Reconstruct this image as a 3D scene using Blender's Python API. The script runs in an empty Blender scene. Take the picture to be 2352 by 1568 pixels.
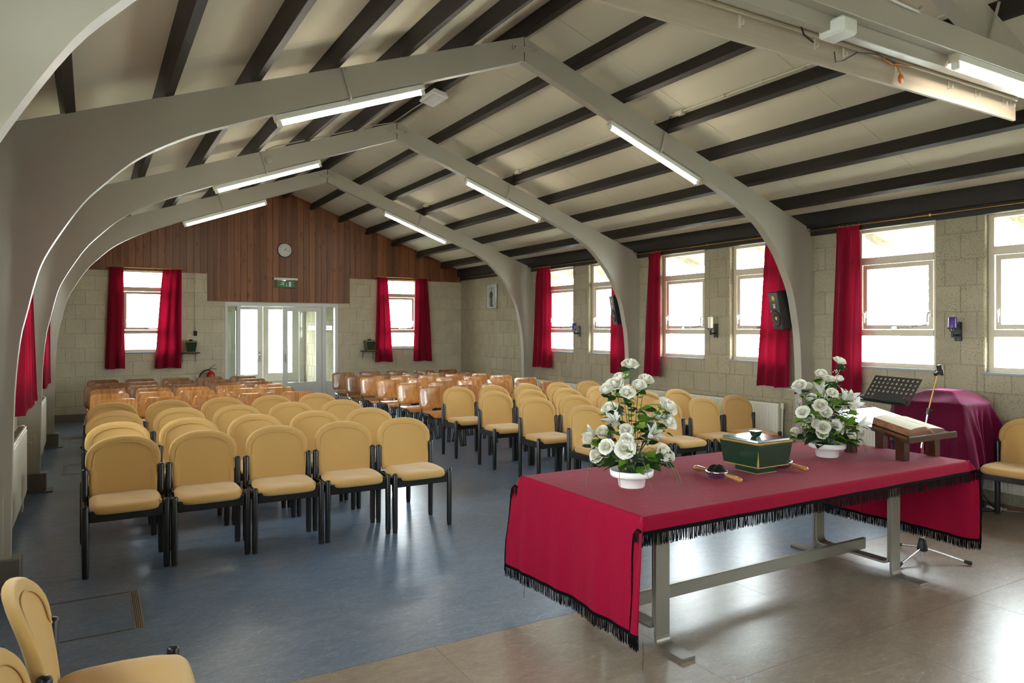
import bpy, bmesh, math, random
from math import sin, cos, pi, radians, sqrt
from mathutils import Vector, Matrix

scene = bpy.context.scene
COL = scene.collection
random.seed(7)

# ------------------------------------------------------------------ camera, sky, exposure
cam_d = bpy.data.cameras.new('camera')
cam = bpy.data.objects.new('camera', cam_d); COL.objects.link(cam)
cam.location = (0, 0, 1.6)
cam.rotation_euler = (radians(90), 0, -radians(30.4231))
cam_d.sensor_width = 36.0
cam_d.lens = 1649.07 / 2352 * 36
cam_d.shift_y = -(784 - 753.27) / 2352
cam_d.clip_start = 0.05; cam_d.clip_end = 300
scene.camera = cam

SKY = 30.0            # overcast sky
TUBE = 40.0          # fluorescent tubes
world = bpy.data.worlds.new('overcast_sky'); scene.world = world
world.use_nodes = True
wn = world.node_tree; wn.nodes.clear()
bg = wn.nodes.new('ShaderNodeBackground'); wo = wn.nodes.new('ShaderNodeOutputWorld')
bg.inputs[0].default_value = (0.86, 0.93, 1.0, 1); bg.inputs[1].default_value = SKY
wn.links.new(bg.outputs[0], wo.inputs[0])
vs = scene.view_settings
vs.view_transform = 'Standard'; vs.look = 'None'; vs.gamma = 1.0; vs.use_curve_mapping = False
vs.exposure = 0.50
PORTALS = []         # daylight portals (real window openings): (location, direction rotation, w, h)

# ------------------------------------------------------------------ colour + material helpers
def lin(r, g, b):
    f = lambda c: (c/255/12.92) if c/255 <= 0.04045 else ((c/255+0.055)/1.055)**2.4
    return (f(r), f(g), f(b), 1.0)

class M:
    def __init__(s, name):
        s.m = bpy.data.materials.new(name); s.m.use_nodes = True
        s.t = s.m.node_tree; s.t.nodes.clear()
        s.out = s.n('ShaderNodeOutputMaterial')
    def n(s, typ, ins=None, **kw):
        nd = s.t.nodes.new(typ)
        for k, v in kw.items(): setattr(nd, k, v)
        if ins:
            for k, v in ins.items():
                if hasattr(v, 'is_linked') or isinstance(v, bpy.types.NodeSocket): s.t.links.new(v, nd.inputs[k])
                else: nd.inputs[k].default_value = v
        return nd
    def link(s, a, b): s.t.links.new(a, b)
    def coord(s, which='Object', scale=(1,1,1), rot=(0,0,0), rand=0.0):
        if which == 'World': src = s.n('ShaderNodeNewGeometry').outputs['Position']
        else: src = s.n('ShaderNodeTexCoord').outputs[which]
        if rand:
            oi = s.n('ShaderNodeObjectInfo')
            ml = s.n('ShaderNodeMath', {0: oi.outputs['Random'], 1: rand}, operation='MULTIPLY')
            src = s.n('ShaderNodeVectorMath', {0: src, 1: ml.outputs[0]}, operation='ADD').outputs[0]
        return s.n('ShaderNodeMapping', {'Vector': src, 'Scale': scale, 'Rotation': rot}).outputs[0]
    def noise(s, vec, scale, detail=3, rough=0.55, dist=0.0):
        return s.n('ShaderNodeTexNoise', {'Vector': vec, 'Scale': scale, 'Detail': detail, 'Roughness': rough, 'Distortion': dist}).outputs[0]
    def ramp(s, fac, stops):
        r = s.n('ShaderNodeValToRGB', {0: fac}); e = r.color_ramp.elements
        e[0].position, e[0].color = stops[0]; e[1].position, e[1].color = stops[-1]
        for p, c in stops[1:-1]:
            x = e.new(p); x.color = c
        return r.outputs[0]
    def mix(s, fac, a, b, mode='MIX'):
        x = s.n('ShaderNodeMix', data_type='RGBA', blend_type=mode)
        for k, v in ((0, fac), (6, a), (7, b)):
            if isinstance(v, bpy.types.NodeSocket): s.t.links.new(v, x.inputs[k])
            else: x.inputs[k].default_value = v
        return x.outputs[2]
    def bump(s, h, strength, dist=0.01, normal=None):
        b = s.n('ShaderNodeBump', {'Height': h, 'Strength': strength, 'Distance': dist})
        if normal is not None: s.link(normal, b.inputs['Normal'])
        return b.outputs[0]
    def bsdf(s, **ins):
        p = s.n('ShaderNodeBsdfPrincipled')
        names = dict(col='Base Color', rough='Roughness', metal='Metallic', normal='Normal', spec='Specular IOR Level',
                     coat='Coat Weight', coatr='Coat Roughness', sheen='Sheen Weight', sheenr='Sheen Roughness', trans='Transmission Weight',
                     emis='Emission Color', emis_s='Emission Strength', ior='IOR', sheent='Sheen Tint')
        for k, v in ins.items():
            i = p.inputs[names[k]]
            if isinstance(v, bpy.types.NodeSocket): s.link(v, i)
            else: i.default_value = v
        return p.outputs[0]
    def done(s, sh):
        s.link(sh, s.out.inputs[0]); return s.m

def paint(name, rgb, rough=0.45, var=0.06, scale=4, bump=0.0, bscale=60, metal=0.0, spec=0.5, which='World', coat=0.0):
    m = M(name); v = m.coord(which)
    c = lin(*rgb); d = tuple(x*(1-var*2.2) for x in c[:3])+(1,)
    col = m.mix(m.noise(v, scale), c, d)
    kw = dict(col=col, rough=rough, metal=metal, spec=spec, coat=coat)
    if bump: kw['normal'] = m.bump(m.noise(v, bscale, 4), bump, 0.004)
    return m.done(m.bsdf(**kw))

def emit(name, rgb, s):
    m = M(name)
    return m.done(m.n('ShaderNodeEmission', {0: lin(*rgb), 1: s}).outputs[0])

# walls of lightweight concrete block
def block_mat(name, rgb, vary=0.12):
    m = M(name); v = m.coord('World')
    oi = m.n('ShaderNodeObjectInfo').outputs['Random']
    a, b = lin(*rgb), lin(*(int(c*0.88) for c in rgb))
    col = m.mix(m.noise(v, 3.0, 4), a, b)
    col = m.mix(m.n('ShaderNodeMath', {0: oi, 1: vary*2}, operation='MULTIPLY').outputs[0], col, lin(*(int(c*0.80) for c in rgb)))
    pits = m.noise(v, 92, 2, 0.55)
    zone = m.noise(v, 5.5, 2)
    pm = m.n('ShaderNodeMath', {0: pits, 1: m.n('ShaderNodeMath', {0: zone, 1: 0.22}, operation='MULTIPLY').outputs[0]}, operation='ADD').outputs[0]
    pit = m.ramp(pm, [(0.705, (0,0,0,1)), (0.76, (1,1,1,1))])
    col = m.mix(m.n('ShaderNodeMath', {0: pit, 1: 0.62}, operation='MULTIPLY').outputs[0], col, lin(72,66,54))
    fine = m.noise(v, 150, 3, 0.6)
    h = m.n('ShaderNodeMath', {0: fine, 1: pit}, operation='SUBTRACT').outputs[0]
    return m.done(m.bsdf(col=col, rough=0.88, spec=0.2, normal=m.bump(h, 0.35, 0.006)))

def wood_mat(name, c1, c2, c3, rough=0.5, axis='Z', gs=28, rand=3.0, bump=0.12, coat=0.0, knots=False, spec=0.5, bands=1.0):
    m = M(name)
    sc = {'X': (0.06,1,1), 'Y': (1,0.06,1), 'Z': (1,1,0.06)}[axis]
    v = m.coord('Object', sc, rand=rand)
    g = m.noise(v, gs, 5, 0.6, 1.2)
    v2 = m.coord('Object', tuple(x if x != 0.06 else 0.02 for x in sc), rand=rand*1.7)
    big = m.noise(v2, gs*0.35*bands, 3, 0.5, 0.6)
    col = m.mix(m.ramp(g, [(0.35,(0,0,0,1)),(0.68,(1,1,1,1))]), lin(*c1), lin(*c2))
    col = m.mix(m.ramp(big, [(0.40,(0,0,0,1)),(0.66,(1,1,1,1))]), col, lin(*c3))
    oi = m.n('ShaderNodeObjectInfo').outputs['Random']
    dark = m.mix(1.0, col, (0.62,0.60,0.58,1), 'MULTIPLY')
    col = m.mix(m.n('ShaderNodeMath', {0: oi, 1: 0.75}, operation='MULTIPLY').outputs[0], col, dark)
    if knots:
        vk = m.coord('Object', {'X': (0.35,1,1), 'Y': (1,0.35,1), 'Z': (1,1,0.42)}[axis], rand=9.0)
        vo = m.n('ShaderNodeTexVoronoi', {'Vector': vk, 'Scale': 7.5})
        k = m.ramp(vo.outputs['Distance'], [(0.07,(1,1,1,1)),(0.20,(0,0,0,1))])
        col = m.mix(m.n('ShaderNodeMath', {0: k, 1: 0.75}, operation='MULTIPLY').outputs[0], col, tuple(x*0.25 for x in lin(*c1)[:3])+(1,))
    return m.done(m.bsdf(col=col, rough=rough, coat=coat, coatr=0.12, spec=spec, normal=m.bump(g, bump, 0.004)))

def felt_mat(name, rgb):
    m = M(name); v = m.coord('Object', rand=5.0)
    f = m.noise(v, 420, 3, 0.7); b = m.noise(v, 6, 3)
    c = lin(*rgb)
    col = m.mix(f, tuple(x*0.80 for x in c[:3])+(1,), tuple(min(1,x*1.16) for x in c[:3])+(1,))
    col = m.mix(m.n('ShaderNodeMath', {0: b, 1: 0.35}, operation='MULTIPLY').outputs[0], col, tuple(x*0.82 for x in c[:3])+(1,))
    return m.done(m.bsdf(col=col, rough=0.92, spec=0.15, sheen=0.25, sheenr=0.5, normal=m.bump(f, 0.25, 0.002)))

def cloth_mat(name, rgb, transl=0.0, sheen=0.3, wrinkle=0.0, trgb=None, rough=0.85):
    m = M(name); v = m.coord('Object')
    w = m.noise(v, 700, 2); b = m.noise(v, 5, 4)
    c = lin(*rgb)
    col = m.mix(w, tuple(x*0.82 for x in c[:3])+(1,), tuple(min(1,x*1.12) for x in c[:3])+(1,))
    col = m.mix(m.n('ShaderNodeMath', {0: b, 1: 0.3}, operation='MULTIPLY').outputs[0], col, tuple(x*0.85 for x in c[:3])+(1,))
    nrm = m.bump(w, 0.12, 0.001)
    if wrinkle:
        vw = m.coord('Object', (1.0, 3.2, 1), rot=(0,0,0.5))
        wr = m.noise(vw, 5.5, 3, 0.5, 0.8)
        rid = m.n('ShaderNodeMath', {0: m.n('ShaderNodeMath', {0: wr, 1: 0.5}, operation='SUBTRACT').outputs[0]}, operation='ABSOLUTE').outputs[0]
        nrm = m.bump(m.ramp(rid, [(0.0,(1,1,1,1)),(0.045,(0,0,0,1))]), wrinkle, 0.004, nrm)
    s = m.bsdf(col=col, rough=rough, spec=0.06, sheen=sheen, sheenr=0.4, normal=nrm)
    if transl:
        t = m.n('ShaderNodeBsdfTranslucent', {0: lin(*(trgb or rgb))}).outputs[0]
        s = m.n('ShaderNodeMixShader', {0: transl, 1: s, 2: t}).outputs[0]
    return m.done(s)

def velvet_mat(name, rgb, tint):
    m = M(name); v = m.coord('Object')
    w = m.noise(v, 40, 4); c = lin(*rgb)
    col = m.mix(w, tuple(x*0.7 for x in c[:3])+(1,), c)
    lw = m.n('ShaderNodeLayerWeight', {'Blend': 0.35}).outputs['Facing']
    return m.done(m.bsdf(col=col, rough=0.7, spec=0.1, sheen=1.0, sheenr=0.3, sheent=lin(*tint), normal=m.bump(w, 0.2, 0.003)))

def leaf_mat(name, c1, c2, transl=0.35):
    m = M(name); v = m.coord('Object', rand=4.0)
    oi = m.n('ShaderNodeObjectInfo').outputs['Random']
    col = m.mix(oi, lin(*c1), lin(*c2))
    col = m.mix(m.n('ShaderNodeMath', {0: m.noise(v, 40, 3), 1: 0.4}, operation='MULTIPLY').outputs[0], col, tuple(x*0.6 for x in lin(*c1)[:3])+(1,))
    s = m.bsdf(col=col, rough=0.5, spec=0.35)
    t = m.n('ShaderNodeBsdfTranslucent', {0: col}).outputs[0]
    return m.done(m.n('ShaderNodeMixShader', {0: transl, 1: s, 2: t}).outputs[0])

def glass_mat(name):
    m = M(name)
    fc = m.n('ShaderNodeLayerWeight', {'Blend': 0.5}).outputs['Facing']
    p5 = m.n('ShaderNodeMath', {0: fc, 1: 5.0}, operation='POWER').outputs[0]
    fr = m.n('ShaderNodeMath', {0: p5, 1: 0.92, 2: 0.035}, operation='MULTIPLY_ADD').outputs[0]
    v = m.coord('World')
    tint = m.mix(m.noise(v, 2.0, 2), (0.95,0.97,0.95,1), (0.90,0.93,0.91,1))
    t = m.n('ShaderNodeBsdfTransparent', {0: tint}).outputs[0]
    g = m.n('ShaderNodeBsdfGlossy', {'Color': (1,1,1,1), 'Roughness': 0.02}).outputs[0]
    return m.done(m.n('ShaderNodeMixShader', {0: fr, 1: t, 2: g}).outputs[0])

def floor_mat(name, c1, c2, c3, rough, scr=True):
    m = M(name); v = m.coord('World', (1,1,1))
    vs_ = m.coord('World', (1.0, 3.0, 1), rot=(0,0,0.3))
    big = m.noise(v, 1.1, 4, 0.6); mar = m.noise(vs_, 30, 5, 0.7, 0.8)
    col = m.mix(m.ramp(big, [(0.35,(0,0,0,1)),(0.7,(1,1,1,1))]), lin(*c1), lin(*c2))
    col = m.mix(m.ramp(mar, [(0.50,(0,0,0,1)),(0.70,(1,1,1,1))]), col, lin(*c3))
    col = m.mix(m.ramp(m.noise(m.coord('World', (1.0, 2.2, 1), rot=(0,0,-0.4)), 7, 5, 0.65), [(0.42,(0,0,0,1)),(0.66,(0.55,0.55,0.55,1))]), col, tuple(x*0.72 for x in lin(*c1)[:3])+(1,))
    if scr:
        sv = m.coord('World', (0.35,1.6,1), rot=(0,0,1.1))
        sn = m.noise(sv, 3.2, 2, 0.4, 2.5)
        ab = m.n('ShaderNodeMath', {0: m.n('ShaderNodeMath', {0: sn, 1: 0.5}, operation='SUBTRACT').outputs[0]}, operation='ABSOLUTE').outputs[0]
        ln = m.ramp(ab, [(0.0,(1,1,1,1)),(0.0022,(0,0,0,1))])
        col = m.mix(m.n('ShaderNodeMath', {0: ln, 1: 0.3}, operation='MULTIPLY').outputs[0], col, lin(190,195,200))
    dv = m.noise(m.coord('World'), 26, 2, 0.4)
    dent = m.ramp(dv, [(0.735,(0,0,0,1)),(0.76,(1,1,1,1))])
    fine = m.noise(v, 55, 4, 0.65)
    h = m.n('ShaderNodeMath', {0: m.n('ShaderNodeMath', {0: fine, 1: 0.25}, operation='MULTIPLY').outputs[0], 1: dent}, operation='SUBTRACT').outputs[0]
    return m.done(m.bsdf(col=col, rough=rough, spec=0.75, normal=m.bump(h, 0.12, 0.004)))

MT = {}
MT['frame']   = paint('greige_gloss_paint', (178,172,158), 0.30, 0.05, 1.5, 0.10, 45)
MT['plinth']  = paint('plinth_grey_paint', (112,107,100), 0.5, 0.10, 6, 0.15, 40)
MT['ceil']    = paint('cream_ceiling_board', (224,216,194), 0.85, 0.05, 1.2, 0.30, 130, spec=0.2)
MT['mortar']  = block_mat('block_mortar', (178,166,140), 0.0)
MT['block']   = block_mat('pitted_concrete_block', (180,168,142))
MT['blockback'] = block_mat('brightened_pitted_block', (216,206,180))  # same block, colour lightened to paint in brighter light on the back wall
MT['beam']    = wood_mat('dark_stained_timber', (36,31,28), (54,47,42), (46,41,38), 0.55, 'Y', 34, 3.0, 0.35, spec=0.3)
MT['plank']   = wood_mat('brown_pine_board', (136,86,54), (160,104,66), (116,72,46), 0.42, 'Z', 26, 7.0, 0.15, knots=True)
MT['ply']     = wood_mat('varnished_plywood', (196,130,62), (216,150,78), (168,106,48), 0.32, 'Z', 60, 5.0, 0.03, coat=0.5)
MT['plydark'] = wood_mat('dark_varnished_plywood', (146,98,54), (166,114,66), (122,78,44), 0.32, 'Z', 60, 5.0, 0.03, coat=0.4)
MT['lectern'] = wood_mat('mahogany_varnish', (62,32,20), (82,42,24), (50,26,16), 0.18, 'X', 40, 2.0, 0.05, coat=0.8)
MT['handlewood'] = wood_mat('varnished_beech', (176,116,58), (196,136,74), (150,92,44), 0.25, 'Y', 60, 2.0, 0.03, coat=0.6)
MT['winframe'] = paint('cream_window_paint', (212,198,174), 0.35, 0.05, 3, 0.05, 50)
MT['doorwhite'] = paint('white_door_paint', (220,222,220), 0.35, 0.03, 2)
MT['white']   = paint('white_enamel', (232,232,226), 0.35, 0.03, 3)
MT['radiator'] = paint('radiator_cream_enamel', (226,221,206), 0.4, 0.03, 3)
MT['black']   = paint('black_satin_lacquer', (22,21,22), 0.35, 0.08, 8)
MT['rubber']  = paint('dark_rubber', (40,34,31), 0.8, 0.05, 20)
MT['blackmetal'] = paint('black_metal', (24,24,27), 0.4, 0.05, 12)
MT['chrome']  = paint('chrome', (205,205,208), 0.16, 0.02, 10, metal=1.0)
MT['steel']   = paint('brushed_steel_paint', (138,132,120), 0.38, 0.06, 9, 0.06, 80, metal=0.6)
MT['brass']   = paint('brass', (178,140,72), 0.3, 0.04, 10, metal=1.0)
MT['slate']   = paint('slate_sill', (150,152,156), 0.5, 0.08, 10)
MT['felt']    = felt_mat('ochre_felt', (200,160,98))
MT['curtain'] = cloth_mat('crimson_curtain', (128,20,42), 0.08, 0.15, trgb=(180,18,50))
MT['tcloth']  = cloth_mat('crimson_table_cloth', (140,14,44), 0.0, 0.05, 0.22)
MT['fringe']  = paint('black_fringe', (9,9,10), 0.9, 0.05, 30, spec=0.08)
MT['velvet']  = velvet_mat('burgundy_velvet', (92,6,42), (235,110,180))
MT['glass']   = glass_mat('window_glass')
MT['blue']    = floor_mat('blue_lino', (80,101,128), (97,117,141), (136,150,163), 0.30)
MT['beige']   = floor_mat('beige_lino', (128,112,97), (143,127,112), (160,146,134), 0.30)
MT['joint']   = paint('floor_joint', (70,62,56), 0.7)
MT['tube']    = emit('lit_tube', (255,244,222), TUBE)
MT['green']   = paint('dark_green_lacquer', (24,60,43), 0.16, 0.10, 8, coat=0.4)
MT['gold']    = paint('gilt_edge', (176,138,72), 0.35, 0.06, 20)
MT['petal']   = leaf_mat('ivory_petal', (240,236,218), (246,243,232), 0.25)
MT['lily']    = leaf_mat('lily_petal', (226,222,216), (238,236,230), 0.35)
MT['leafd']   = leaf_mat('dark_leaf', (34,58,28), (52,82,38))
MT['leafl']   = leaf_mat('light_leaf', (104,150,44), (132,176,62), 0.5)
MT['stem']    = leaf_mat('stem_green', (44,70,34), (60,92,44), 0.1)
MT['dry']     = leaf_mat('grass_blade', (96,120,62), (150,140,92), 0.2)
MT['pot']     = paint('white_plastic_pot', (240,238,234), 0.3, 0.02, 3)
MT['paper']   = paint('book_paper', (236,226,204), 0.8, 0.04, 30)
MT['pageedge'] = wood_mat('book_page_edge', (134,84,52), (160,106,66), (118,70,44), 0.5, 'X', 90, 1.0, 0.02)
MT['bookcover'] = paint('book_cover', (28,20,20), 0.5)
MT['red']     = paint('red_enamel', (168,22,24), 0.28, 0.04, 6)
MT['yellow']  = paint('yellow_label', (226,190,30), 0.5)
MT['blacklabel'] = paint('black_label', (18,18,22), 0.5)
MT['purple']  = paint('purple_wax', (70,34,120), 0.35, 0.06, 10)
MT['wax']     = paint('ivory_wax', (232,224,196), 0.45, 0.03, 10)
MT['purplefelt'] = felt_mat('purple_leather', (86,28,60))
MT['blackvelvet'] = velvet_mat('black_velvet', (26,24,26), (120,110,115))
MT['cone']    = paint('speaker_cone', (98,88,70), 0.6)
MT['tweeter'] = paint('tweeter_dome', (206,178,112), 0.4)
MT['label']   = paint('paper_label', (205,200,190), 0.6)
MT['exitgreen'] = paint('exit_green', (24,130,84), 0.35)
MT['acrylic'] = glass_mat('clear_acrylic')
MT['clockface'] = paint('clock_face', (226,226,222), 0.12, 0.02, 5, coat=0.6)
MT['clockrim'] = paint('clock_rim', (88,90,94), 0.3, 0.03, 8)
MT['lens']    = paint('ribbed_lens', (205,203,198), 0.25, 0.04, 40)
MT['orange']  = paint('orange_plastic', (214,124,24), 0.4)
MT['board']   = wood_mat('whitewashed_board', (196,180,160), (208,194,176), (186,170,150), 0.55, 'X', 30, 1.0, 0.06)
MT['photo']   = paint('print_background', (198,196,196), 0.2)
MT['robe']    = paint('print_robe', (84,66,56), 0.2)
MT['skin']    = paint('print_face', (150,128,112), 0.2)
MT['mat']     = paint('print_mount', (196,194,180), 0.4)
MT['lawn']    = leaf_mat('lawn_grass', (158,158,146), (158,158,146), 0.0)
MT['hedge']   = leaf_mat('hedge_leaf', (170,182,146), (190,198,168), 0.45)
MT['bark']    = paint('tree_bark', (120,110,96), 0.9, 0.2, 12)
MT['soffit']  = wood_mat('weathered_eaves_board', (168,160,146), (184,176,162), (146,138,124), 0.7, 'Y', 20, 3.0, 0.1)
MT['hook']    = paint('hook_white', (214,206,194), 0.4)
MT['greencloth'] = cloth_mat('green_cushion', (16,54,40))
MT['cablebeige'] = paint('cable_beige', (176,166,146), 0.6)
MT['glue']    = paint('hatch_trim', (165,160,152), 0.42, 0.1, 30, metal=0.7)

# ------------------------------------------------------------------ mesh builder
class G:
    def __init__(s): s.v = []; s.f = []; s.mi = []; s.sm = []
    def add(s, vs, fs, mi=0, smooth=False):
        o = len(s.v); s.v += [tuple(v) for v in vs]
        for f in fs:
            s.f.append([i+o for i in f]); s.mi.append(mi); s.sm.append(smooth)
        return s
    def box(s, x0, y0, z0, x1, y1, z1, mi=0):
        v = [(x0,y0,z0),(x1,y0,z0),(x1,y1,z0),(x0,y1,z0),(x0,y0,z1),(x1,y0,z1),(x1,y1,z1),(x0,y1,z1)]
        return s.add(v, [(0,3,2,1),(4,5,6,7),(0,1,5,4),(1,2,6,5),(2,3,7,6),(3,0,4,7)], mi)
    def hexa(s, v, mi=0):   # 8 corners: bottom loop then top loop
        return s.add(v, [(0,3,2,1),(4,5,6,7),(0,1,5,4),(1,2,6,5),(2,3,7,6),(3,0,4,7)], mi)
    def obox(s, c, ax, ay, az, mi=0):
        c, ax, ay, az = map(Vector, (c, ax, ay, az))
        v = [c+sx*ax+sy*ay+sz*az for sz in (-1,1) for sx,sy in ((-1,-1),(1,-1),(1,1),(-1,1))]
        return s.hexa(v, mi)
    def tube(s, pts, r, n=8, mi=0, smooth=True, cap=True, flat=None):
        pts = [Vector(p) for p in pts]; k = len(pts)
        rs = r if isinstance(r, (list, tuple)) else [r]*k
        prev = None; rings = []
        for i, p in enumerate(pts):
            t = (pts[min(i+1,k-1)]-pts[max(i-1,0)]).normalized()
            if prev is None:
                a = Vector((0,0,1)) if abs(t.z) < 0.9 else Vector((1,0,0))
                u = t.cross(a).normalized()
            else:
                u = (prev - t*prev.dot(t)).normalized()
            prev = u; w = t.cross(u)
            rings.append([p+(u*cos(2*pi*j/n)+w*sin(2*pi*j/n)*(flat or 1))*rs[i] for j in range(n)])
        vs = [v for rg in rings for v in rg]
        fs = [(i*n+j, i*n+(j+1)%n, (i+1)*n+(j+1)%n, (i+1)*n+j) for i in range(k-1) for j in range(n)]
        s.add(vs, fs, mi, smooth)
        if cap:
            s.add(rings[0], [tuple(range(n))[::-1]], mi); s.add(rings[-1], [tuple(range(n))], mi)
        return s
    def lathe(s, prof, n=24, c=(0,0,0), ax='Z', mi=0, smooth=True, cap=True):
        def P(r, z, a):
            x, y = r*cos(a), r*sin(a)
            q = {'Z': (x,y,z), 'Y': (x,z,y), 'X': (z,x,y)}[ax]
            return (q[0]+c[0], q[1]+c[1], q[2]+c[2])
        k = len(prof)
        vs = [P(r, z, 2*pi*j/n) for r, z in prof for j in range(n)]
        fs = [(i*n+j, i*n+(j+1)%n, (i+1)*n+(j+1)%n, (i+1)*n+j) for i in range(k-1) for j in range(n)]
        s.add(vs, fs, mi, smooth)
        if cap:
            for q, rev in ((0, True), (k-1, False)):
                if prof[q][0] > 1e-5:
                    ring = [P(prof[q][0], prof[q][1], 2*pi*j/n) for j in range(n)]
                    s.add(ring, [tuple(range(n))[::-1] if rev else tuple(range(n))], mi)
        return s
    def prism(s, poly, fn, mi=0, smooth=False):     # fn(a,b,k) -> point, k=0/1
        n = len(poly); A = [fn(a,b,0) for a,b in poly]; B = [fn(a,b,1) for a,b in poly]
        s.add(A, [tuple(range(n))], mi); s.add(B, [tuple(range(n))[::-1]], mi)
        vs = A+B
        s.add(vs, [(i, n+i, n+(i+1)%n, (i+1)%n) for i in range(n)], mi, smooth)
        return s
    def xz(s, poly, y0, y1, mi=0, smooth=False): return s.prism(poly, lambda a,b,k: (a, (y0,y1)[k], b), mi, smooth)
    def xy(s, poly, z0, z1, mi=0, smooth=False): return s.prism(poly, lambda a,b,k: (a, b, (z0,z1)[k]), mi, smooth)
    def yz(s, poly, x0, x1, mi=0, smooth=False): return s.prism(poly, lambda a,b,k: ((x0,x1)[k], a, b), mi, smooth)
    def grid(s, fn, nu, nv, mi=0, smooth=True, closed=False):
        cu = nu if closed else nu+1
        vs = [fn(i/nu, j/nv) for j in range(nv+1) for i in range(cu)]
        fs = []
        for j in range(nv):
            for i in range(nu):
                a = j*cu+i; b = j*cu+(i+1)%cu
                fs.append((a, b, b+cu, a+cu))
        return s.add(vs, fs, mi, smooth)
    def xf(s, mtx, start=0):
        for i in range(start, len(s.v)): s.v[i] = tuple(mtx @ Vector(s.v[i]))
        return s
    def mesh(s, name, mats, bevel=0.0, weld=False):
        me = bpy.data.meshes.new(name)
        me.from_pydata(s.v, [], s.f)
        me.polygons.foreach_set('material_index', s.mi)
        me.polygons.foreach_set('use_smooth', s.sm)
        for m in (mats if isinstance(mats, (list, tuple)) else [mats]):
            me.materials.append(MT[m] if isinstance(m, str) else m)
        bm = bmesh.new(); bm.from_mesh(me)
        if weld: bmesh.ops.remove_doubles(bm, verts=bm.verts, dist=1e-5)
        if bevel:
            bmesh.ops.remove_doubles(bm, verts=bm.verts, dist=1e-5)
            ed = [e for e in bm.edges if len(e.link_faces) == 2 and e.calc_face_angle(0) > 0.5]
            bmesh.ops.bevel(bm, geom=ed, offset=bevel, segments=1, affect='EDGES', profile=0.5, clamp_overlap=True)
        bmesh.ops.recalc_face_normals(bm, faces=bm.faces)
        bm.to_mesh(me); bm.free(); me.update()
        return me
    def obj(s, name, mats, parent=None, bevel=0.0, loc=None, rot=None, weld=False):
        return link(name, s.mesh(name, mats, bevel, weld), parent, loc, rot)

def link(name, data, parent=None, loc=None, rot=None):
    o = bpy.data.objects.new(name, data); COL.objects.link(o)
    if parent is not None: o.parent = parent
    if loc is not None: o.location = loc
    if rot is not None: o.rotation_euler = rot
    return o

def tag(o, label=None, cat=None, group=None, kind=None):
    if label: o['label'] = label
    if cat: o['category'] = cat
    if group: o['group'] = group
    if kind: o['kind'] = kind
    return o

def thing(name, label, cat, loc=(0,0,0), rz=0.0, group=None):
    return tag(link(name, None, None, loc, (0,0,rz)), label, cat, group)

def struct(o): o['kind'] = 'structure'; return o

def kids(o): return [c for c in bpy.data.objects if c.parent is o]
KIDS = {}
def dup(root, loc, rz, label, group=None):
    if root.name not in KIDS:
        KIDS[root.name] = [(c, [d for d in bpy.data.objects if d.parent == c]) for c in bpy.data.objects if c.parent == root]
    r = root.copy(); COL.objects.link(r); r.location = loc; r.rotation_euler = (0,0,rz)
    r['label'] = label
    if group: r['group'] = group
    for c, ds in KIDS[root.name]:
        c2 = c.copy(); COL.objects.link(c2); c2.parent = r
        for d in ds:
            d2 = d.copy(); COL.objects.link(d2); d2.parent = c2
    return r

def spline(pts, n):   # Catmull-Rom through 2D/3D points
    P = [Vector(p) for p in pts]; P = [P[0]*2-P[1]] + P + [P[-1]*2-P[-2]]
    out = []
    for i in range(1, len(P)-2):
        for k in range(n):
            t = k/n; a, b, c, d = P[i-1], P[i], P[i+1], P[i+2]
            out.append(0.5*((2*b)+(c-a)*t+(2*a-5*b+4*c-d)*t*t+(3*b-a-3*c+d)*t**3))
    out.append(P[-2]); return out

# ------------------------------------------------------------------ room dimensions
XL, XR, XC = -0.604, 7.142, 3.269
YF, YB = -3.6, 14.405
FY = [2.329, 5.352, 8.375, 11.398]     # front faces of the portal frames
BAY = 3.023
SR, SL = 0.3655, 0.350                 # roof slopes
def ceil_z(x): return 4.288 - (SR if x > XC else SL)*abs(x-XC)
def win_open():                        # window openings along a long wall: (y0, y1)
    r = []
    for p in (0.720, 3.743, 6.766+0.05, 9.869):
        r += [(p-0.225-0.87, p-0.225), (p+0.225, p+0.225+0.87)]
    r += [(-2.53-0.87, -2.53), (-2.08, -1.21)]
    return sorted(r)
WIN = win_open(); WZ0, WZ1 = 1.18, 2.65

# ------------------------------------------------------------------ floor
fb = G().box(XL-0.3, 3.31, -0.12, XR+0.2, YB+0.15, 0.0)
floor = struct(fb.obj('floor', 'blue'))
fs2 = struct(G().box(XL-0.3, YF-0.2, -0.12, XR+0.2, 3.309, -0.006).obj('floor', 'joint'))
TX = [XL-0.3, 0.49, 1.49, 2.49, 3.49, 4.49, 5.49, 6.49, XR+0.2]; TYs = [3.3085, 2.3, 1.3, 0.3, -0.7, -1.7, YF-0.2]
for i in range(len(TX)-1):
    for j in range(len(TYs)-1):
        g = G().box(TX[i]+0.0012, TYs[j+1]+0.0012, -0.006, TX[i+1]-0.0012, TYs[j]-0.0012, 0.0)
        g.obj('tile', 'beige', fs2)

# ------------------------------------------------------------------ walls with blocks
def wall_boxes(g, lo, hi, z0, z1, opens, mk):
    """fill a wall rectangle (u from lo to hi, z) around openings (u0,u1,za,zb); mk(u0,u1,z0,z1) adds a box"""
    us = sorted({lo, hi, *[o[0] for o in opens], *[o[1] for o in opens]})
    for a, b in zip(us, us[1:]):
        if b-a < 1e-4: continue
        m = (a+b)/2
        segs = [(z0, z1)]
        for o in opens:
            if o[0] <= m <= o[1]:
                segs = [(s, min(e, o[2])) for s, e in segs if s < o[2]] + [(max(s, o[3]), e) for s, e in segs if e > o[3]]
        for s, e in segs:
            if e-s > 1e-4: mk(a, b, s, e)

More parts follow.
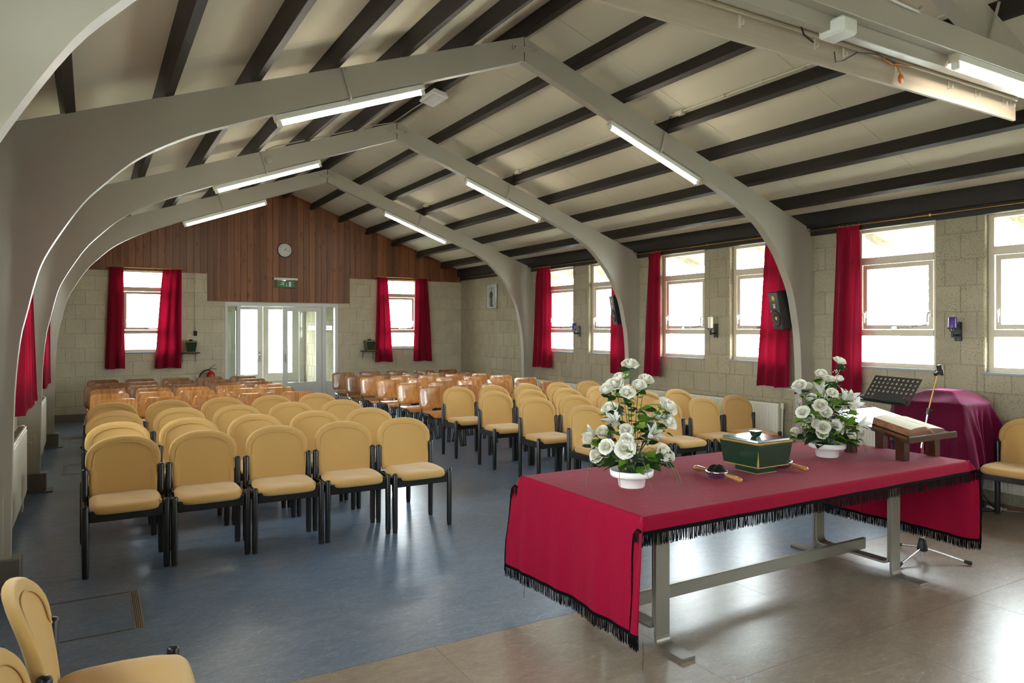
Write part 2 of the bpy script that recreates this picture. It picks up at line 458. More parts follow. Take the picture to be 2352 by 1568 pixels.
BL, BH, JT = 0.292, 0.2505, 0.006
def block_rects(lo, hi, z0, z1, opens, phase=0.0):
    out = []; k = 0; z = z0
    while z < z1-0.02:
        zb = min(z+BH, z1); u = lo - BL*(0.5 if k % 2 else 0) - phase
        while u < hi:
            a, b = max(u, lo), min(u+BL, hi)
            parts = [(a, b, z, zb)]
            for o in opens:
                nx = []
                for (p, q, s, e) in parts:
                    if q <= o[0]+1e-4 or p >= o[1]-1e-4 or e <= o[2]+1e-4 or s >= o[3]-1e-4: nx.append((p,q,s,e)); continue
                    if p < o[0]: nx.append((p, o[0], s, e))
                    if q > o[1]: nx.append((o[1], q, s, e))
                    pa, pb = max(p, o[0]), min(q, o[1])
                    if s < o[2]: nx.append((pa, pb, s, o[2]))
                    if e > o[3]: nx.append((pa, pb, o[3], e))
                parts = nx
            out += [p for p in parts if p[1]-p[0] > 0.025 and p[3]-p[2] > 0.025]
            u += BL
        z += BH; k += 1
    return out
BM = {}
def block_mesh(w, h, mat='block'):
    key = (round(w,3), round(h,3), mat)
    if key not in BM:
        w, h = w/2-JT/2, h/2-JT/2; c = 0.005; d0, d1, d2 = 0.012, -0.004, -0.008
        v = [(-w,d0,-h),(w,d0,-h),(w,d0,h),(-w,d0,h),(-w,d1,-h),(w,d1,-h),(w,d1,h),(-w,d1,h),
             (-w+c,d2,-h+c),(w-c,d2,-h+c),(w-c,d2,h-c),(-w+c,d2,h-c)]
        f = [(0,1,5,4),(1,2,6,5),(2,3,7,6),(3,0,4,7),(4,5,9,8),(5,6,10,9),(6,7,11,10),(7,4,8,11),(8,9,10,11)]
        BM[key] = G().add(v, f).mesh('block', mat)
    return BM[key]
def place_blocks(wall, rects, to_world, rz, keep=300, rank=None, mat='block'):
    rects = sorted(rects, key=rank) if rank else rects
    rest = G()
    for i, (a, b, s, e) in enumerate(rects):
        p = to_world((a+b)/2, (s+e)/2); off = random.uniform(-0.0015, 0.0015)
        if i < keep:
            link('block', block_mesh(b-a, e-s, mat), wall, (p[0]+off*abs(sin(rz)), p[1]+off*abs(cos(rz)), p[2]), (0,0,rz))
        else:
            st = len(rest.v); me = block_mesh(b-a, e-s)
            rest.add([v.co for v in me.vertices], [tuple(q.vertices) for q in me.polygons])
            rest.xf(Matrix.Translation(Vector(p)) @ Matrix.Rotation(rz, 4, 'Z'), st)
    if rest.v: tag(rest.obj('block_courses', 'block', wall), kind='stuff')

# right wall (windows side)
opR = [(a, b, WZ0, WZ1) for a, b in WIN]
g = G(); wall_boxes(g, YF-0.2, YB+0.15, -0.1, 3.0, opR, lambda a,b,s,e: g.box(XR+0.006, a, s, XR+0.19, b, e))
wall_right = struct(g.obj('wall_right', 'mortar'))
rc = block_rects(3.0, YB, 0.0, 2.66, opR)
place_blocks(wall_right, rc, lambda u,z: (XR+0.006, u, z), -pi/2, 300, lambda r: (r[3] < 0.55, r[0]))
# left wall
opL = opR
g = G(); wall_boxes(g, YF-0.2, YB+0.15, -0.1, 3.0, opL, lambda a,b,s,e: g.box(XL-0.19, a, s, XL-0.001, b, e))
wall_left = struct(g.obj('wall_left', 'mortar'))
# wall behind the camera
g = G().box(XL-0.2, YF-0.2, -0.1, XR+0.2, YF, 4.5); struct(g.obj('wall_front', 'mortar'))
# back wall
BWL = (0.45, 1.31); BWR = (5.23, 6.09); BWZ = (1.16, 2.62); DX = (2.186, 4.351); DZ = 2.09
opB = [(*BWL, *BWZ), (*BWR, *BWZ), (*DX, -0.2, DZ)]
g = G(); wall_boxes(g, XL-0.2, XR+0.2, -0.1, 4.45, opB, lambda a,b,s,e: g.box(a, YB+0.006, s, b, YB+0.19, e))
wall_back = struct(g.obj('wall_back', 'blockback'))
opB2 = opB + [(1.942, 4.586, 2.105, 3.0)]
place_blocks(wall_back, block_rects(XL, XR, 0.0, 2.62, opB2, 0.06), lambda u,z: (u, YB+0.006, z), 0.0, 300, None, 'blockback')
# brown boards on the gable
bw = 0.1181; x = XL
while x < XR-0.01:
    a, b = x+0.0012, min(x+bw, XR)-0.0012; zl = 2.105 if 1.942-0.02 <= (a+b)/2 <= 4.586+0.02 else 2.618
    ap = [(b, ceil_z(b)), (a, ceil_z(a))] if not (a < XC < b) else [(b, ceil_z(b)), (XC, 4.288), (a, ceil_z(a))]
    yj = random.uniform(-0.001, 0.001); c = 0.005; mid = (a+b)/2
    g = G().xz([(a, zl), (b, zl)] + ap, YB-0.008+yj, YB+0.006)
    ins = [(a+c, zl), (b-c, zl), (b-c, ceil_z(b-c)-0.001), (a+c, ceil_z(a+c)-0.001)]
    g.xz(ins, YB-0.014+yj, YB-0.008+yj)
    o = g.obj('plank', 'plank', wall_back)
    x += bw
# skirting along the back
g = G().box(XL, YB-0.02, 0, 0.55, YB-0.004, 0.125); struct(g.obj('baseboard_back', 'plinth', bevel=0.003))

# ------------------------------------------------------------------ roof: boards, beams, plates
g = G()
for sgn, xe, sl in ((1, XR+0.95, SR), (-1, XL-0.95, SL)):
    za = 4.288+0.035; zb = za - sl*abs(xe-XC)
    g.hexa([(XC,YF-0.2,za),(xe,YF-0.2,zb),(xe,YB+0.16,zb),(XC,YB+0.16,za),(XC,YF-0.2,za+0.1),(xe,YF-0.2,zb+0.1),(xe,YB+0.16,zb+0.1),(XC,YB+0.16,za+0.1)])
ceiling = struct(g.obj('ceiling', 'soffit'))
ys = [YF-0.2] + [3.84+1.22*k for k in range(-6, 9)] + [YB+0.1]
for sgn, xe, sl in ((1, XR+0.1, SR), (-1, XL-0.1, SL)):
    for a, b in zip(ys, ys[1:]):
        a += 0.002; b -= 0.002
        za = 4.288; zb = za - sl*abs(xe-XC)
        G().hexa([(XC,a,za),(xe,a,zb),(xe,b,zb),(XC,b,za),(XC,a,za+0.03),(xe,a,zb+0.03),(xe,b,zb+0.03),(XC,b,za+0.03)]).obj('ceiling_panel', 'ceil', ceiling)

ORD = ['first', 'second', 'third', 'fourth', 'fifth', 'sixth', 'seventh', 'eighth']
def purlin(sgn, k):
    sl = SR if sgn > 0 else SL; th = math.atan(sl)
    d = 0.498+0.570*k                       # horizontal distance of the uphill bottom corner from the ridge
    xb = XC+sgn*d; zb = 4.148 - sl*d + (0.004 if sgn > 0 else 0.0)
    nx, nz = sgn*sin(th), cos(th)           # away from the slope, upward
    h = ((4.288-sl*d)-zb)*cos(th); w = 0.062
    dx, dz = sgn*cos(th), -sin(th)
    P = [(xb, zb), (xb+dx*w, zb+dz*w), (xb+dx*w+nx*h, zb+dz*w+nz*h), (xb+nx*h, zb+nz*h)]
    if sgn < 0: P = P[::-1]
    g = G().xz(P, YF, YB-0.016)
    o = g.obj('roof_beam', 'beam', bevel=0.003)
    side = 'window-side right slope' if sgn > 0 else 'left slope above the yellow chairs'
    tag(o, f'dark stained roof beam, {ORD[k]} below the ridge on the {side}', 'beam', 'dark roof beams')
for k in range(6):
    purlin(1, k); purlin(-1, k)
tag(G().xz([(3.235,4.150),(3.303,4.150),(3.303,4.275),(3.269,4.287),(3.235,4.275)], YF, YB-0.016).obj('roof_beam', 'beam', bevel=0.003),
    'dark stained ridge beam running along the peak of the roof', 'beam', 'dark roof beams')
struct(G().xz([(7.035,2.735),(XR-0.001,2.735),(XR-0.001,2.868),(7.035,2.907)], YF, YB-0.016).obj('trim_1', 'beam'))
struct(G().box(7.100, YF, 2.652, XR-0.001, YB-0.016, 2.735).obj('trim_2', 'beam'))
struct(G().xz([(XL+0.001,2.715),(-0.50,2.735),(-0.50,2.96),(XL+0.001,2.925)], YF, YB-0.016).obj('trim_3', 'beam'))
for x, lab in ((7.075, 'thin brass curtain rail along the dark wall plate above the right windows'), (-0.535, 'thin brass curtain rail high on the left wall')):
    t = thing('curtain_rail', lab, 'rail', (x, 0, 2.705))
    G().tube([(0, 2.45, 0), (0, YB-0.4, 0)], 0.007, 8).obj('rod', 'brass', t)
    for q in range(12):
        yy = 3.0+q*0.98
        if min(abs(yy-f-0.05) for f in FY) < 0.1: continue
        G().box(-0.006 if x > 0 else -0.06, yy-0.008, -0.012, 0.03 if x > 0 else 0.006, yy+0.008, 0.012).obj('bracket', 'brass', t)
for x, a, b in ((0.87, 0.22, 1.48), (5.70, 5.09, 6.33)):
    t = thing('curtain_rail', f"brass curtain rail over the {'left' if x<2 else 'right'} back-wall window", 'rail', (x, 14.325, 2.672))
    G().tube([(a-x,0,0),(b-x,0,0)], 0.007, 8).obj('rod', 'brass', t)
    for q in (a-x+0.03, b-x-0.03): G().box(q-0.006, 0.0, -0.01, q+0.006, 0.062, 0.01).obj('bracket', 'brass', t)
# rafter tails under the outside eaves
for y in [YF+0.3+0.756*k for k in range(24)]:
    x0, x1 = XR+0.19, XR+0.93
    z0, z1 = 4.323-SR*(x0-XC), 4.323-SR*(x1-XC)
    tag(G().hexa([(x0,y,z0-0.11),(x1,y,z1-0.09),(x1,y+0.06,z1-0.09),(x0,y+0.06,z0-0.11),(x0,y,z0-0.001),(x1,y,z1-0.001),(x1,y+0.06,z1-0.001),(x0,y+0.06,z0-0.001)]).obj('rafter_tail', 'soffit', ceiling))
struct(G().box(XR+0.93, YF-0.2, 2.66, XR+0.97, YB+0.2, 2.86).obj('trim_4', 'soffit'))

# ------------------------------------------------------------------ portal frames
INNER = [(-0.423,0.185),(-0.416,0.637),(-0.403,1.189),(-0.375,1.52),(-0.341,1.69),(-0.293,1.905),(-0.248,2.04),(-0.161,2.206),(-0.041,2.40),
         (0.067,2.525),(0.226,2.685),(0.368,2.79),(0.557,2.9),(0.69,2.962),(0.851,3.03),(1.136,3.146)]
def frame(idx, y, label):
    t = thing('portal_frame', label, 'arch', (XC, y, 0), 0, 'painted portal frames')
    T = 0.09
    for sgn in (-1, 1):
        inn = [tuple(p) for p in spline(INNER, 3)] + [(3.264, 3.93)]
        top = [(3.264, 4.141), (0.489, 3.176), (-0.431, 2.86), (XL+0.002, 2.79)] if sgn < 0 else None
        if sgn < 0:
            poly = [(x-XC, z) for x, z in inn] + [(x-XC, z) for x, z in top] + [(XL+0.002-XC, 0.185)]
        else:
            poly = [(XC-x, z) for x, z in inn] + [(0.005, 4.141), (3.80, 4.141-0.3675*3.80), (XR-0.002-XC, 2.715), (XR-0.002-XC, 0.185)]
        ni = len(inn); g = G()
        n = len(poly)
        g.add([(a,0,b) for a,b in poly], [tuple(range(n))]); g.add([(a,T,b) for a,b in poly], [tuple(range(n))])
        v = [(a,0,b) for a,b in poly] + [(a,T,b) for a,b in poly]
        g.add(v, [(i,i+1,n+i+1,n+i) for i in range(ni-2)], 0, True)
        g.add(v, [(i,(i+1)%n,n+(i+1)%n,n+i) for i in range(ni-2, n)], 0, False)
        g.obj('arch_half', 'frame', t)
        xo = XL if sgn < 0 else XR
        xa, xb = sorted((xo-XC, (xo+0.235 if sgn < 0 else xo-0.235)-XC))
        G().box(xa, -0.03, 0.012, xb, T+0.03, 0.186).obj('plinth', 'plinth', t, bevel=0.006)
        xa, xb = sorted((xo-XC, (xo+0.29 if sgn < 0 else xo-0.29)-XC))
        G().box(xa, -0.05, 0.0, xb, T+0.06, 0.012).obj('base_plate', 'plinth', t, bevel=0.003)
        cx = (xo+0.10 if sgn < 0 else xo-0.10)-XC
        bp = G().box(cx-0.045, -0.007, 0.22, cx+0.045, 0.0, 0.56).obj('side_plate', 'frame', t, bevel=0.002)
        for z in (0.30, 0.48): G().lathe([(0.015,-0.016),(0.015,-0.007)], 8, (cx,0,z), 'Y').obj('bolt', 'frame', bp)
    rp = G().box(-0.125, -0.007, 4.005, 0.145, 0.0, 4.058).obj('ridge_plate', 'frame', t, bevel=0.002)
    for x in (-0.095, 0.112): G().lathe([(0.0,-0.02),(0.013,-0.018),(0.013,-0.007)], 8, (x,0,4.031), 'Y').obj('bolt', 'frame', rp)
    G().box(-0.0045, 0.02, 3.94, 0.0045, 0.08, 4.135).obj('joint_strip', 'black', t)
    return t
frame(0, FY[0], 'greige arched frame nearest the camera, cut off by the top of the picture')
frame(1, FY[1], 'greige arched frame over the front row of yellow chairs')
frame(2, FY[2], 'greige arched frame with the round junction disc and the emergency light behind')
frame(3, FY[3], 'greige arched frame closest to the brown boarded back wall')

# ------------------------------------------------------------------ windows
def window(loc, rz, n, portal=True):
    """local x along the wall, y outward, z up from the sill line; 0.87 x 1.47"""
    W, H = 0.87, 1.47
    t = struct(link(f'window_{n}', None, None, loc, (0,0,rz)))
    y0, y1 = 0.065, 0.125
    G().box(0, y0, 0, 0.05, y1, H).obj('frame', 'winframe', t, bevel=0.003)
    G().box(W-0.05, y0, 0, W, y1, H).obj('frame', 'winframe', t, bevel=0.003)
    G().box(0.05, y0, 0.012, W-0.05, y1, 0.057).obj('frame', 'winframe', t, bevel=0.003)
    G().box(0.05, y0, H-0.03, W-0.05, y1, H).obj('frame', 'winframe', t, bevel=0.003)
    G().box(0.05, y0-0.006, 0.338, W-0.05, y1, 0.404).obj('transom', 'winframe', t, bevel=0.003)
    G().box(0.05, y0-0.006, 1.098, W-0.05, y1, 1.175).obj('transom', 'winframe', t, bevel=0.003)
    s = G()
    a, b, c, d = 0.062, W-0.062, 0.408, 1.094; k = 0.045
    for q in ((a,c,b,c+k),(a,d-k,b,d),(a,c+k,a+k,d-k),(b-k,c+k,b,d-k)): s.box(q[0], y0+0.008, q[1], q[2], y1-0.005, q[3])
    sash = s.obj('sash', 'winframe', t)
    G().box(-0.002, -0.012, -0.012, W+0.002, y1+0.06, 0.012).obj('sill', 'slate', t, bevel=0.003)
    for z0, z1, x0, x1 in ((0.057,0.338,0.05,W-0.05),(c+k,d-k,a+k,b-k),(1.175,H-0.03,0.05,W-0.05)):
        G().box(x0, 0.098, z0, x1, 0.102, z1).obj('pane', 'glass', t)
    for x, sg in ((a+k/2, 1), (b-k/2, -1)):
        h = G().box(x-0.012, y0-0.006, 0.53, x+0.012, y0+0.008, 0.60)
        h.tube([(x, y0-0.008, 0.575), (x+sg*0.004, y0-0.032, 0.575), (x+sg*0.012, y0-0.036, 0.545), (x+sg*0.014, y0-0.034, 0.475)], [0.008,0.008,0.010,0.008], 8)
        h.obj('handle', 'white', sash)
    st = G().tube([(0.42, y0-0.012, 0.425), (0.60, y0-0.026, 0.432), (0.70, y0-0.022, 0.445), (b-0.05, y0-0.006, 0.455)], 0.007, 6)
    st.box(0.40, y0-0.02, 0.415, 0.45, y0+0.006, 0.437)
    st.obj('stay', 'chrome', t)
    if portal:
        PORTALS.append((Matrix.Translation(loc) @ Matrix.Rotation(rz, 4, 'Z') @ Matrix.Translation((W/2, 0.16, H/2)), W, H))
    return t
n = 1
for a, b in WIN:
    window((XR, b, WZ0), -pi/2, n); n += 1
for a, b in WIN:
    window((XL, a, WZ0), pi/2, n); n += 1
window((BWL[0], YB, BWZ[0]), 0, n); n += 1
window((BWR[0], YB, BWZ[0]), 0, n); n += 1

# ------------------------------------------------------------------ door set and vestibule
dr = struct(link('door_1', None, None, (0, YB+0.01, 0)))
G().box(2.186,-0.014,0,2.235,0.10,DZ).obj('frame','doorwhite',dr,bevel=0.003)
G().box(4.287,-0.014,0,4.351,0.10,DZ).obj('frame','doorwhite',dr,bevel=0.003)
G().box(2.235,-0.014,2.02,4.287,0.10,DZ).obj('frame','doorwhite',dr,bevel=0.003)
G().box(2.400,-0.010,0,2.470,0.10,2.02).obj('mullion','doorwhite',dr,bevel=0.003)
G().box(4.030,-0.010,0,4.105,0.10,2.02).obj('mullion','doorwhite',dr,bevel=0.003)
G().box(2.235,0.02,0.0,2.400,0.07,0.16).obj('side_panel','doorwhite',dr)
G().box(2.235,0.04,0.16,2.400,0.045,2.02).obj('pane','glass',dr)
G().box(4.105,0.02,0.0,4.287,0.07,0.50).obj('side_panel','doorwhite',dr)
G().box(4.105,0.012,0.46,4.287,0.08,0.53).obj('side_panel','doorwhite',dr,bevel=0.003)
G().box(4.105,0.04,0.53,4.287,0.045,2.02).obj('pane','glass',dr)
def leaf(parent, x0, x1, z1, gx0, gx1, gz0, gz1, name='leaf', th=0.04, mat='doorwhite'):
    g = G()
    for q in ((x0,0.006,x1,gz0),(x0,gz1,x1,z1),(x0,gz0,gx0,gz1),(gx1,gz0,x1,gz1)): g.box(q[0],0.02,q[1],q[2],0.02+th,q[3])
    l = g.obj(name, mat, parent)
    G().box(gx0,0.036,gz0,gx1,0.041,gz1).obj('pane','glass',l)
    return l
lf = leaf(dr, 3.26, 4.028, 2.015, 3.356, 3.909, 0.527, 1.93)
hd = G().tube([(3.300,0.02,0.93),(3.300,-0.028,0.94),(3.300,-0.030,1.08),(3.300,0.02,1.09)], 0.008, 8); hd.obj('handle','chrome',lf)
# the other leaf stands open into the vestibule
l2 = leaf(link('leaf', None, dr, (2.478, 0.10, 0), (0,0,radians(96))), 0.0, 0.76, 2.015, 0.09, 0.66, 0.527, 1.93, 'leaf_body')
# vestibule shell
YV = 16.9
g = G().box(1.35, YB+0.19, -0.1, 1.50, YV+0.1, 2.5); wv1 = struct(g.obj('wall_vestibule_left','mortar'))
g = G().box(4.326, YB+0.19, -0.1, 4.50, YV+0.1, 2.5); wv2 = struct(g.obj('wall_vestibule_right','mortar'))
place_blocks(wv2, block_rects(YB+0.2, YV, 0.0, 2.4, []), lambda u,z: (4.326, u, z), -pi/2, 300)
struct(G().box(1.3, YB+0.19, 2.42, 4.55, YV+0.3, 2.5).obj('ceiling','ceil'))
struct(G().box(1.3, YB+0.15, -0.12, 4.55, YV+0.6, -0.001).obj('floor','beige'))
d2 = struct(link('door_2', None, None, (0, YV, 0)))
G().box(1.5,0,2.10,4.326,0.1,2.42).obj('frame','doorwhite',d2)
for a, b in ((1.5,1.62),(2.55,2.67),(4.19,4.326)): G().box(a,0,0,b,0.1,2.10).obj('frame','doorwhite',d2)
G().box(1.62,0.03,0.0,2.55,0.07,2.10).obj('side_panel','doorwhite',d2)
o1 = leaf(d2, 2.675, 3.375, 2.095, 2.79, 3.257, 0.557, 2.015)
o2 = leaf(d2, 3.38, 4.185, 2.095, 3.50, 4.029, 0.574, 2.02)
G().box(3.50,0.012,0.38,4.03,0.02,0.385).obj('groove','plinth',o2)
hg = G().box(3.283,0.005,0.85,3.318,0.02,1.06); hg.tube([(3.30,0.01,1.0),(3.30,-0.03,1.0),(3.20,-0.032,1.0)],0.008,8); hg.obj('handle','chrome',o1)
PORTALS.append((Matrix.Translation((3.41, YV+0.12, 1.29)), 1.26, 1.5))
# coat rail on the vestibule wall
t = thing('coat_rail','white wooden coat rail with hooks on the vestibule block wall','coat rail',(4.316,15.6,1.606))
G().box(-0.018,-0.95,-0.045,-0.001,0.95,0.045).obj('board','white',t,bevel=0.003)
for k in range(12): G().tube([(-0.018,-0.88+k*0.16,0.0),(-0.06,-0.88+k*0.16,-0.01),(-0.075,-0.88+k*0.16,0.03)],0.006,6).obj('hook','chrome',t)

# ------------------------------------------------------------------ outside
struct(G().box(-60,-60,-0.2,60,80,-0.13).obj('lawn','lawn'))
def shrub(name, c, rad, h, cnt, seed, label, mat='hedge'):
    rnd = random.Random(seed); t = thing(name, label, 'tree', c)
    g = G()
    for k in range(5):
        a = rnd.uniform(0,2*pi); q = rnd.uniform(0.2,0.7)*rad
        g.tube([(0,0,-0.15),(q*0.3*cos(a),q*0.3*sin(a),h*0.4),(q*cos(a),q*sin(a),h*0.9)],[0.09,0.05,0.015],6)
    g.obj('trunk','bark',t)
    g = G()
    for k in range(cnt):
        a = rnd.uniform(0,2*pi); e = rnd.uniform(0.1,1.0); r = rad*sqrt(rnd.random())*sin(pi*min(1,e*0.85+0.12))
        p = Vector((r*cos(a), r*sin(a), 0.15+e*h)); u = Vector((rnd.uniform(-1,1),rnd.uniform(-1,1),rnd.uniform(-1,1))).normalized()
        w = u.cross(Vector((rnd.uniform(-1,1),rnd.uniform(-1,1),0.4))).normalized(); s = rnd.uniform(0.06,0.13)
        g.add([p-u*s, p+w*s*0.5, p+u*s, p-w*s*0.5],[(0,1,2,3)])
    tag(g.obj('foliage', mat, t), kind='stuff')
shrub('garden_tree', (17.5,14.2,0), 2.0, 4.0, 900, 1, 'pale leafy tree beyond the window beside the white candle')
shrub('garden_tree', (14.2,7.6,0), 1.6, 2.8, 700, 2, 'pale bush outside the window behind the black music stand')
shrub('garden_tree', (14.6,3.9,0), 1.7, 3.4, 800, 3, 'pale bush outside the window at the far right edge')

# ------------------------------------------------------------------ curtains
def curtain(kind, wallc, t0, t1, b0, b1, label, seed, z0=0.90, z1=2.695, outn=1):
    """kind 'x': hangs on a plane x=wallc, spans y;  kind 'y': plane y=wallc, spans x"""
    rnd = random.Random(seed); nf = max(4, int(abs(b1-b0)/0.075)); ph = rnd.uniform(0,6)
    amps = [rnd.uniform(0.6,1.2) for _ in range(nf+2)]
    def fn(u, v):
        e = v**0.8
        a = t0+(t1-t0)*u; b = b0+(b1-b0)*u; p = a+(b-a)*e
        fold = sin(u*nf*2*pi*0.5*2/2+ph)*amps[int(u*nf)]
        amp = 0.016+0.028*v
        if v < 0.07: fold = sin(u*nf*4*pi+ph)*0.7; amp = 0.010
        off = fold*amp + 0.006*sin(u*23+v*5+ph)
        p += 0.006*cos(u*nf*pi+ph)*v
        z = z1-(z1-z0)*v + (0.008*sin(u*9+ph) if v > 0.99 else 0)
        return (wallc+off, p, z) if kind == 'x' else (p, wallc+off, z)
    g = G().grid(fn, nf*8, 26)
    c = ((wallc, (t0+t1)/2, z1) if kind == 'x' else ((t0+t1)/2, wallc, z1))
    t = thing('curtain', label, 'curtain', c, 0, 'crimson curtains')
    g.xf(Matrix.Translation(-Vector(c)))
    o = g.obj('drape', 'curtain', t)
    h = G()
    def hem(u, v):
        q = fn(u, 0.962+0.038*v); s = -0.002 if wallc > 3 else 0.002
        return (q[0]+(s if kind=='x' else 0), q[1]+(-0.002 if kind=='y' else 0), q[2])
    h.grid(hem, nf*8, 1); h.xf(Matrix.Translation(-Vector(c))); h.obj('hem', 'curtain', t)
    rn = G()
    for k in range(nf+1):
        q = Vector(fn(k/nf, 0.0))-Vector(c)
        rn.tube([q+Vector((0,0,-0.004)), q+Vector((0,0,0.02))], 0.004, 5)
    rn.obj('runner', 'brass', t)
RW = 7.055
curtain('x', RW, 4.99, 4.715, 5.07, 4.705, 'crimson curtain right of the first column, behind the second white flower arrangement', 1)
curtain('x', RW, 5.93, 5.56, 6.05, 5.595, 'crimson curtain behind the black loudspeaker with the white label', 2)
curtain('x', RW, 8.066, 7.806, 8.20, 7.784, 'crimson curtain left of the window pair with the white candle', 3)
curtain('x', RW, 8.93, 8.64, 9.00, 8.64, 'narrow crimson curtain half hidden by the middle frame column', 4)
curtain('x', RW, 11.10, 10.68, 11.225, 10.655, 'crimson curtain left of the farthest right-wall window pair', 5, z0=0.895)
LW = XL+0.115
curtain('x', LW, 6.95, 8.06, 6.92, 8.20, 'wide drawn crimson curtain at the left wall above the nearer radiator', 6)
curtain('x', LW, 9.98, 11.05, 9.95, 11.19, 'wide drawn crimson curtain at the left wall above the farther radiator', 7, z0=0.885)
curtain('x', LW, 4.00, 5.16, 3.97, 5.18, 'wide drawn crimson curtain at the left wall nearest the camera', 12)
curtain('y', 14.325, 0.292, 0.501, 0.218, 0.527, 'left crimson curtain of the left back-wall window', 8, 0.89, 2.668)
curtain('y', 14.325, 1.126, 1.436, 1.00, 1.421, 'right crimson curtain of the left back-wall window, beside the black socket', 9, 0.88, 2.66)
curtain('y', 14.325, 5.156, 5.383, 5.111, 5.496, 'left crimson curtain of the right back-wall window, beside the shelf', 10, 0.897, 2.664)
curtain('y', 14.325, 6.017, 6.286, 5.979, 6.385, 'right crimson curtain of the right back-wall window, towards the corner', 11, 0.894, 2.664)
# ------------------------------------------------------------------ fluorescent lights
def strip_light(p0, p1, label, conduit=None):
    """batten from p0 to p1 (top centre line); tube hangs below; local origin at p0"""
    p0, p1 = Vector(p0), Vector(p1); d = (p1-p0); L = d.length; d.normalize()
    up = Vector((0,0,1)); nrm = (up-d*up.dot(d)).normalized(); side = d.cross(nrm)
    M_ = Matrix((( d.x, side.x, nrm.x, p0.x),(d.y, side.y, nrm.y, p0.y),(d.z, side.z, nrm.z, p0.z),(0,0,0,1)))
    t = thing('strip_light', label, 'light', p0, 0, 'fluorescent strip lights')
    R3 = Matrix.Translation(-p0) @ M_
    g = G().xz([(0,0),(L,0),(L,-0.045),(0,-0.045)], -0.026, 0.026); g.xf(R3); g.obj('housing','white',t,bevel=0.004)
    g = G().tube([(0.035,0,-0.066),(L-0.035,0,-0.066)], 0.014, 12); g.xf(R3); g.obj('tube','tube',t)
    for q in (0.0, L-0.035):
        g = G().box(q,-0.017,-0.085,q+0.035,0.017,-0.044); g.xf(R3); g.obj('lamp_holder','white',t,bevel=0.003)
    for q in (-0.004, L): 
        g = G().box(q,-0.028,-0.048,q+0.004,0.028,0.002); g.xf(R3); g.obj('end_cap','winframe',t)
    if conduit:
        a, b = Vector(conduit[0])-p0, Vector(conduit[1])-p0
        G().tube([a, b, b+Vector((0,0.03,-0.01))], 0.008, 6).obj('conduit','frame',t)
SLO = (3.93-3.146)/(3.264-1.136)
for i, nm in ((1,'nearest'),(2,'middle'),(3,'farthest')):
    y = FY[i]+0.046
    zf = lambda x: 3.146+SLO*(x-1.136)-0.004
    strip_light((1.155,y,zf(1.155)),(2.32,y,zf(2.32)), f'lit fluorescent strip under the left slope of the {nm} complete arched frame',
                ((1.645,FY[i]-0.009,3.575),(1.715,FY[i]-0.009,zf(1.715)-0.005)))
    strip_light((2*XC-1.135,y,zf(1.135)),(2*XC-2.29,y,zf(2.29)), f'lit fluorescent strip under the window-side slope of the {nm} complete arched frame',
                ((4.893,FY[i]-0.009,3.535),(4.845,FY[i]-0.009,zf(2*XC-4.845)-0.005)))

# ------------------------------------------------------------------ tie beams, valance and strip light at the nearest frame
t = thing('tie_beam','greige double tie beam across the nearest frame with a shiny underside','beam',(XC,2.27,3.08))
G().box(-2.50,-0.060,0.072,2.50,0.0,0.215).obj('front_board','frame',t,bevel=0.003)
G().box(-2.50,0.002,0.0,2.50,0.056,0.235).obj('rear_board','frame',t,bevel=0.003)
for s in (-1,1): G().box(s*2.506-0.006,-0.062,-0.002,s*2.506+0.006,0.056,0.236).obj('end_plate','frame',t)
tag(G().box(3.165,2.200,3.052,3.285,2.345,3.135).obj('junction_box','white',bevel=0.012),'cream metal junction box under the tie beam at mid span','box')
t = thing('valance','whitewashed pelmet board with coat hooks below the tie beam','pelmet',(XC,2.45,2.995))
G().box(-2.1,0.0,0.0,2.1,0.02,0.175).obj('board','board',t,bevel=0.002)
G().box(-2.1,-0.03,0.150,2.1,-0.001,0.172).obj('rail','winframe',t,bevel=0.003)
G().box(-2.1,-0.018,0.128,2.1,-0.001,0.146).obj('rail','winframe',t,bevel=0.003)
for x in (2.72,3.28,3.52,4.0,4.55,4.86,5.2,5.3):
    g = G().box(x-XC-0.008,-0.004,0.065,x-XC+0.008,0.0,0.125); g.box(x-XC-0.004,-0.03,0.072,x-XC+0.004,-0.004,0.08); g.box(x-XC-0.004,-0.03,0.08,x-XC+0.004,-0.024,0.094)
    g.obj('hook','hook',t)
strip_light((4.21,2.236,3.150),(5.40,2.236,3.150), 'lit fluorescent strip under the tie beam of the nearest frame')
t = thing('reflector','orange plastic reflector disc hanging on the pelmet','reflector',(3.985,2.415,3.045))
G().lathe([(0.0,-0.004),(0.026,-0.003),(0.028,0.0),(0.026,0.004),(0.0,0.005)],14,(0.015,0,-0.020),'Y').obj('disc','orange',t)
G().tube([(0.008,0,0.005),(-0.005,0.005,0.035),(-0.02,0.012,0.06)],0.005,6).obj('stalk','orange',t)
tag(G().tube([(3.80,2.428,3.135),(3.86,2.424,3.11),(3.93,2.427,3.10),(4.0,2.425,3.112),(4.1,2.43,3.118)],0.005,6).obj('cable','orange'),'orange cable lying along the pelmet above the reflector disc','cable')
tag(G().tube([(3.30,2.345,3.02),(3.36,2.38,2.99),(3.45,2.40,3.02),(3.6,2.418,3.10),(3.78,2.424,3.125),(3.95,2.42,3.11)],0.004,6).obj('cable','black'),'thin black cable from the junction box to the orange reflector','cable')
tag(G().tube([(3.02,2.33,3.30),(3.03,2.345,3.12),(3.06,2.345,3.06),(3.14,2.35,3.04)],0.005,6).obj('cable','black'),'thin black cable hanging left of the junction box','cable')
tag(G().tube([(4.75,2.31,3.36),(4.78,2.315,3.42),(4.86,2.31,3.62)],0.009,8).obj('conduit','frame'),'grey conduit on the nearest frame above the tie beam','conduit')
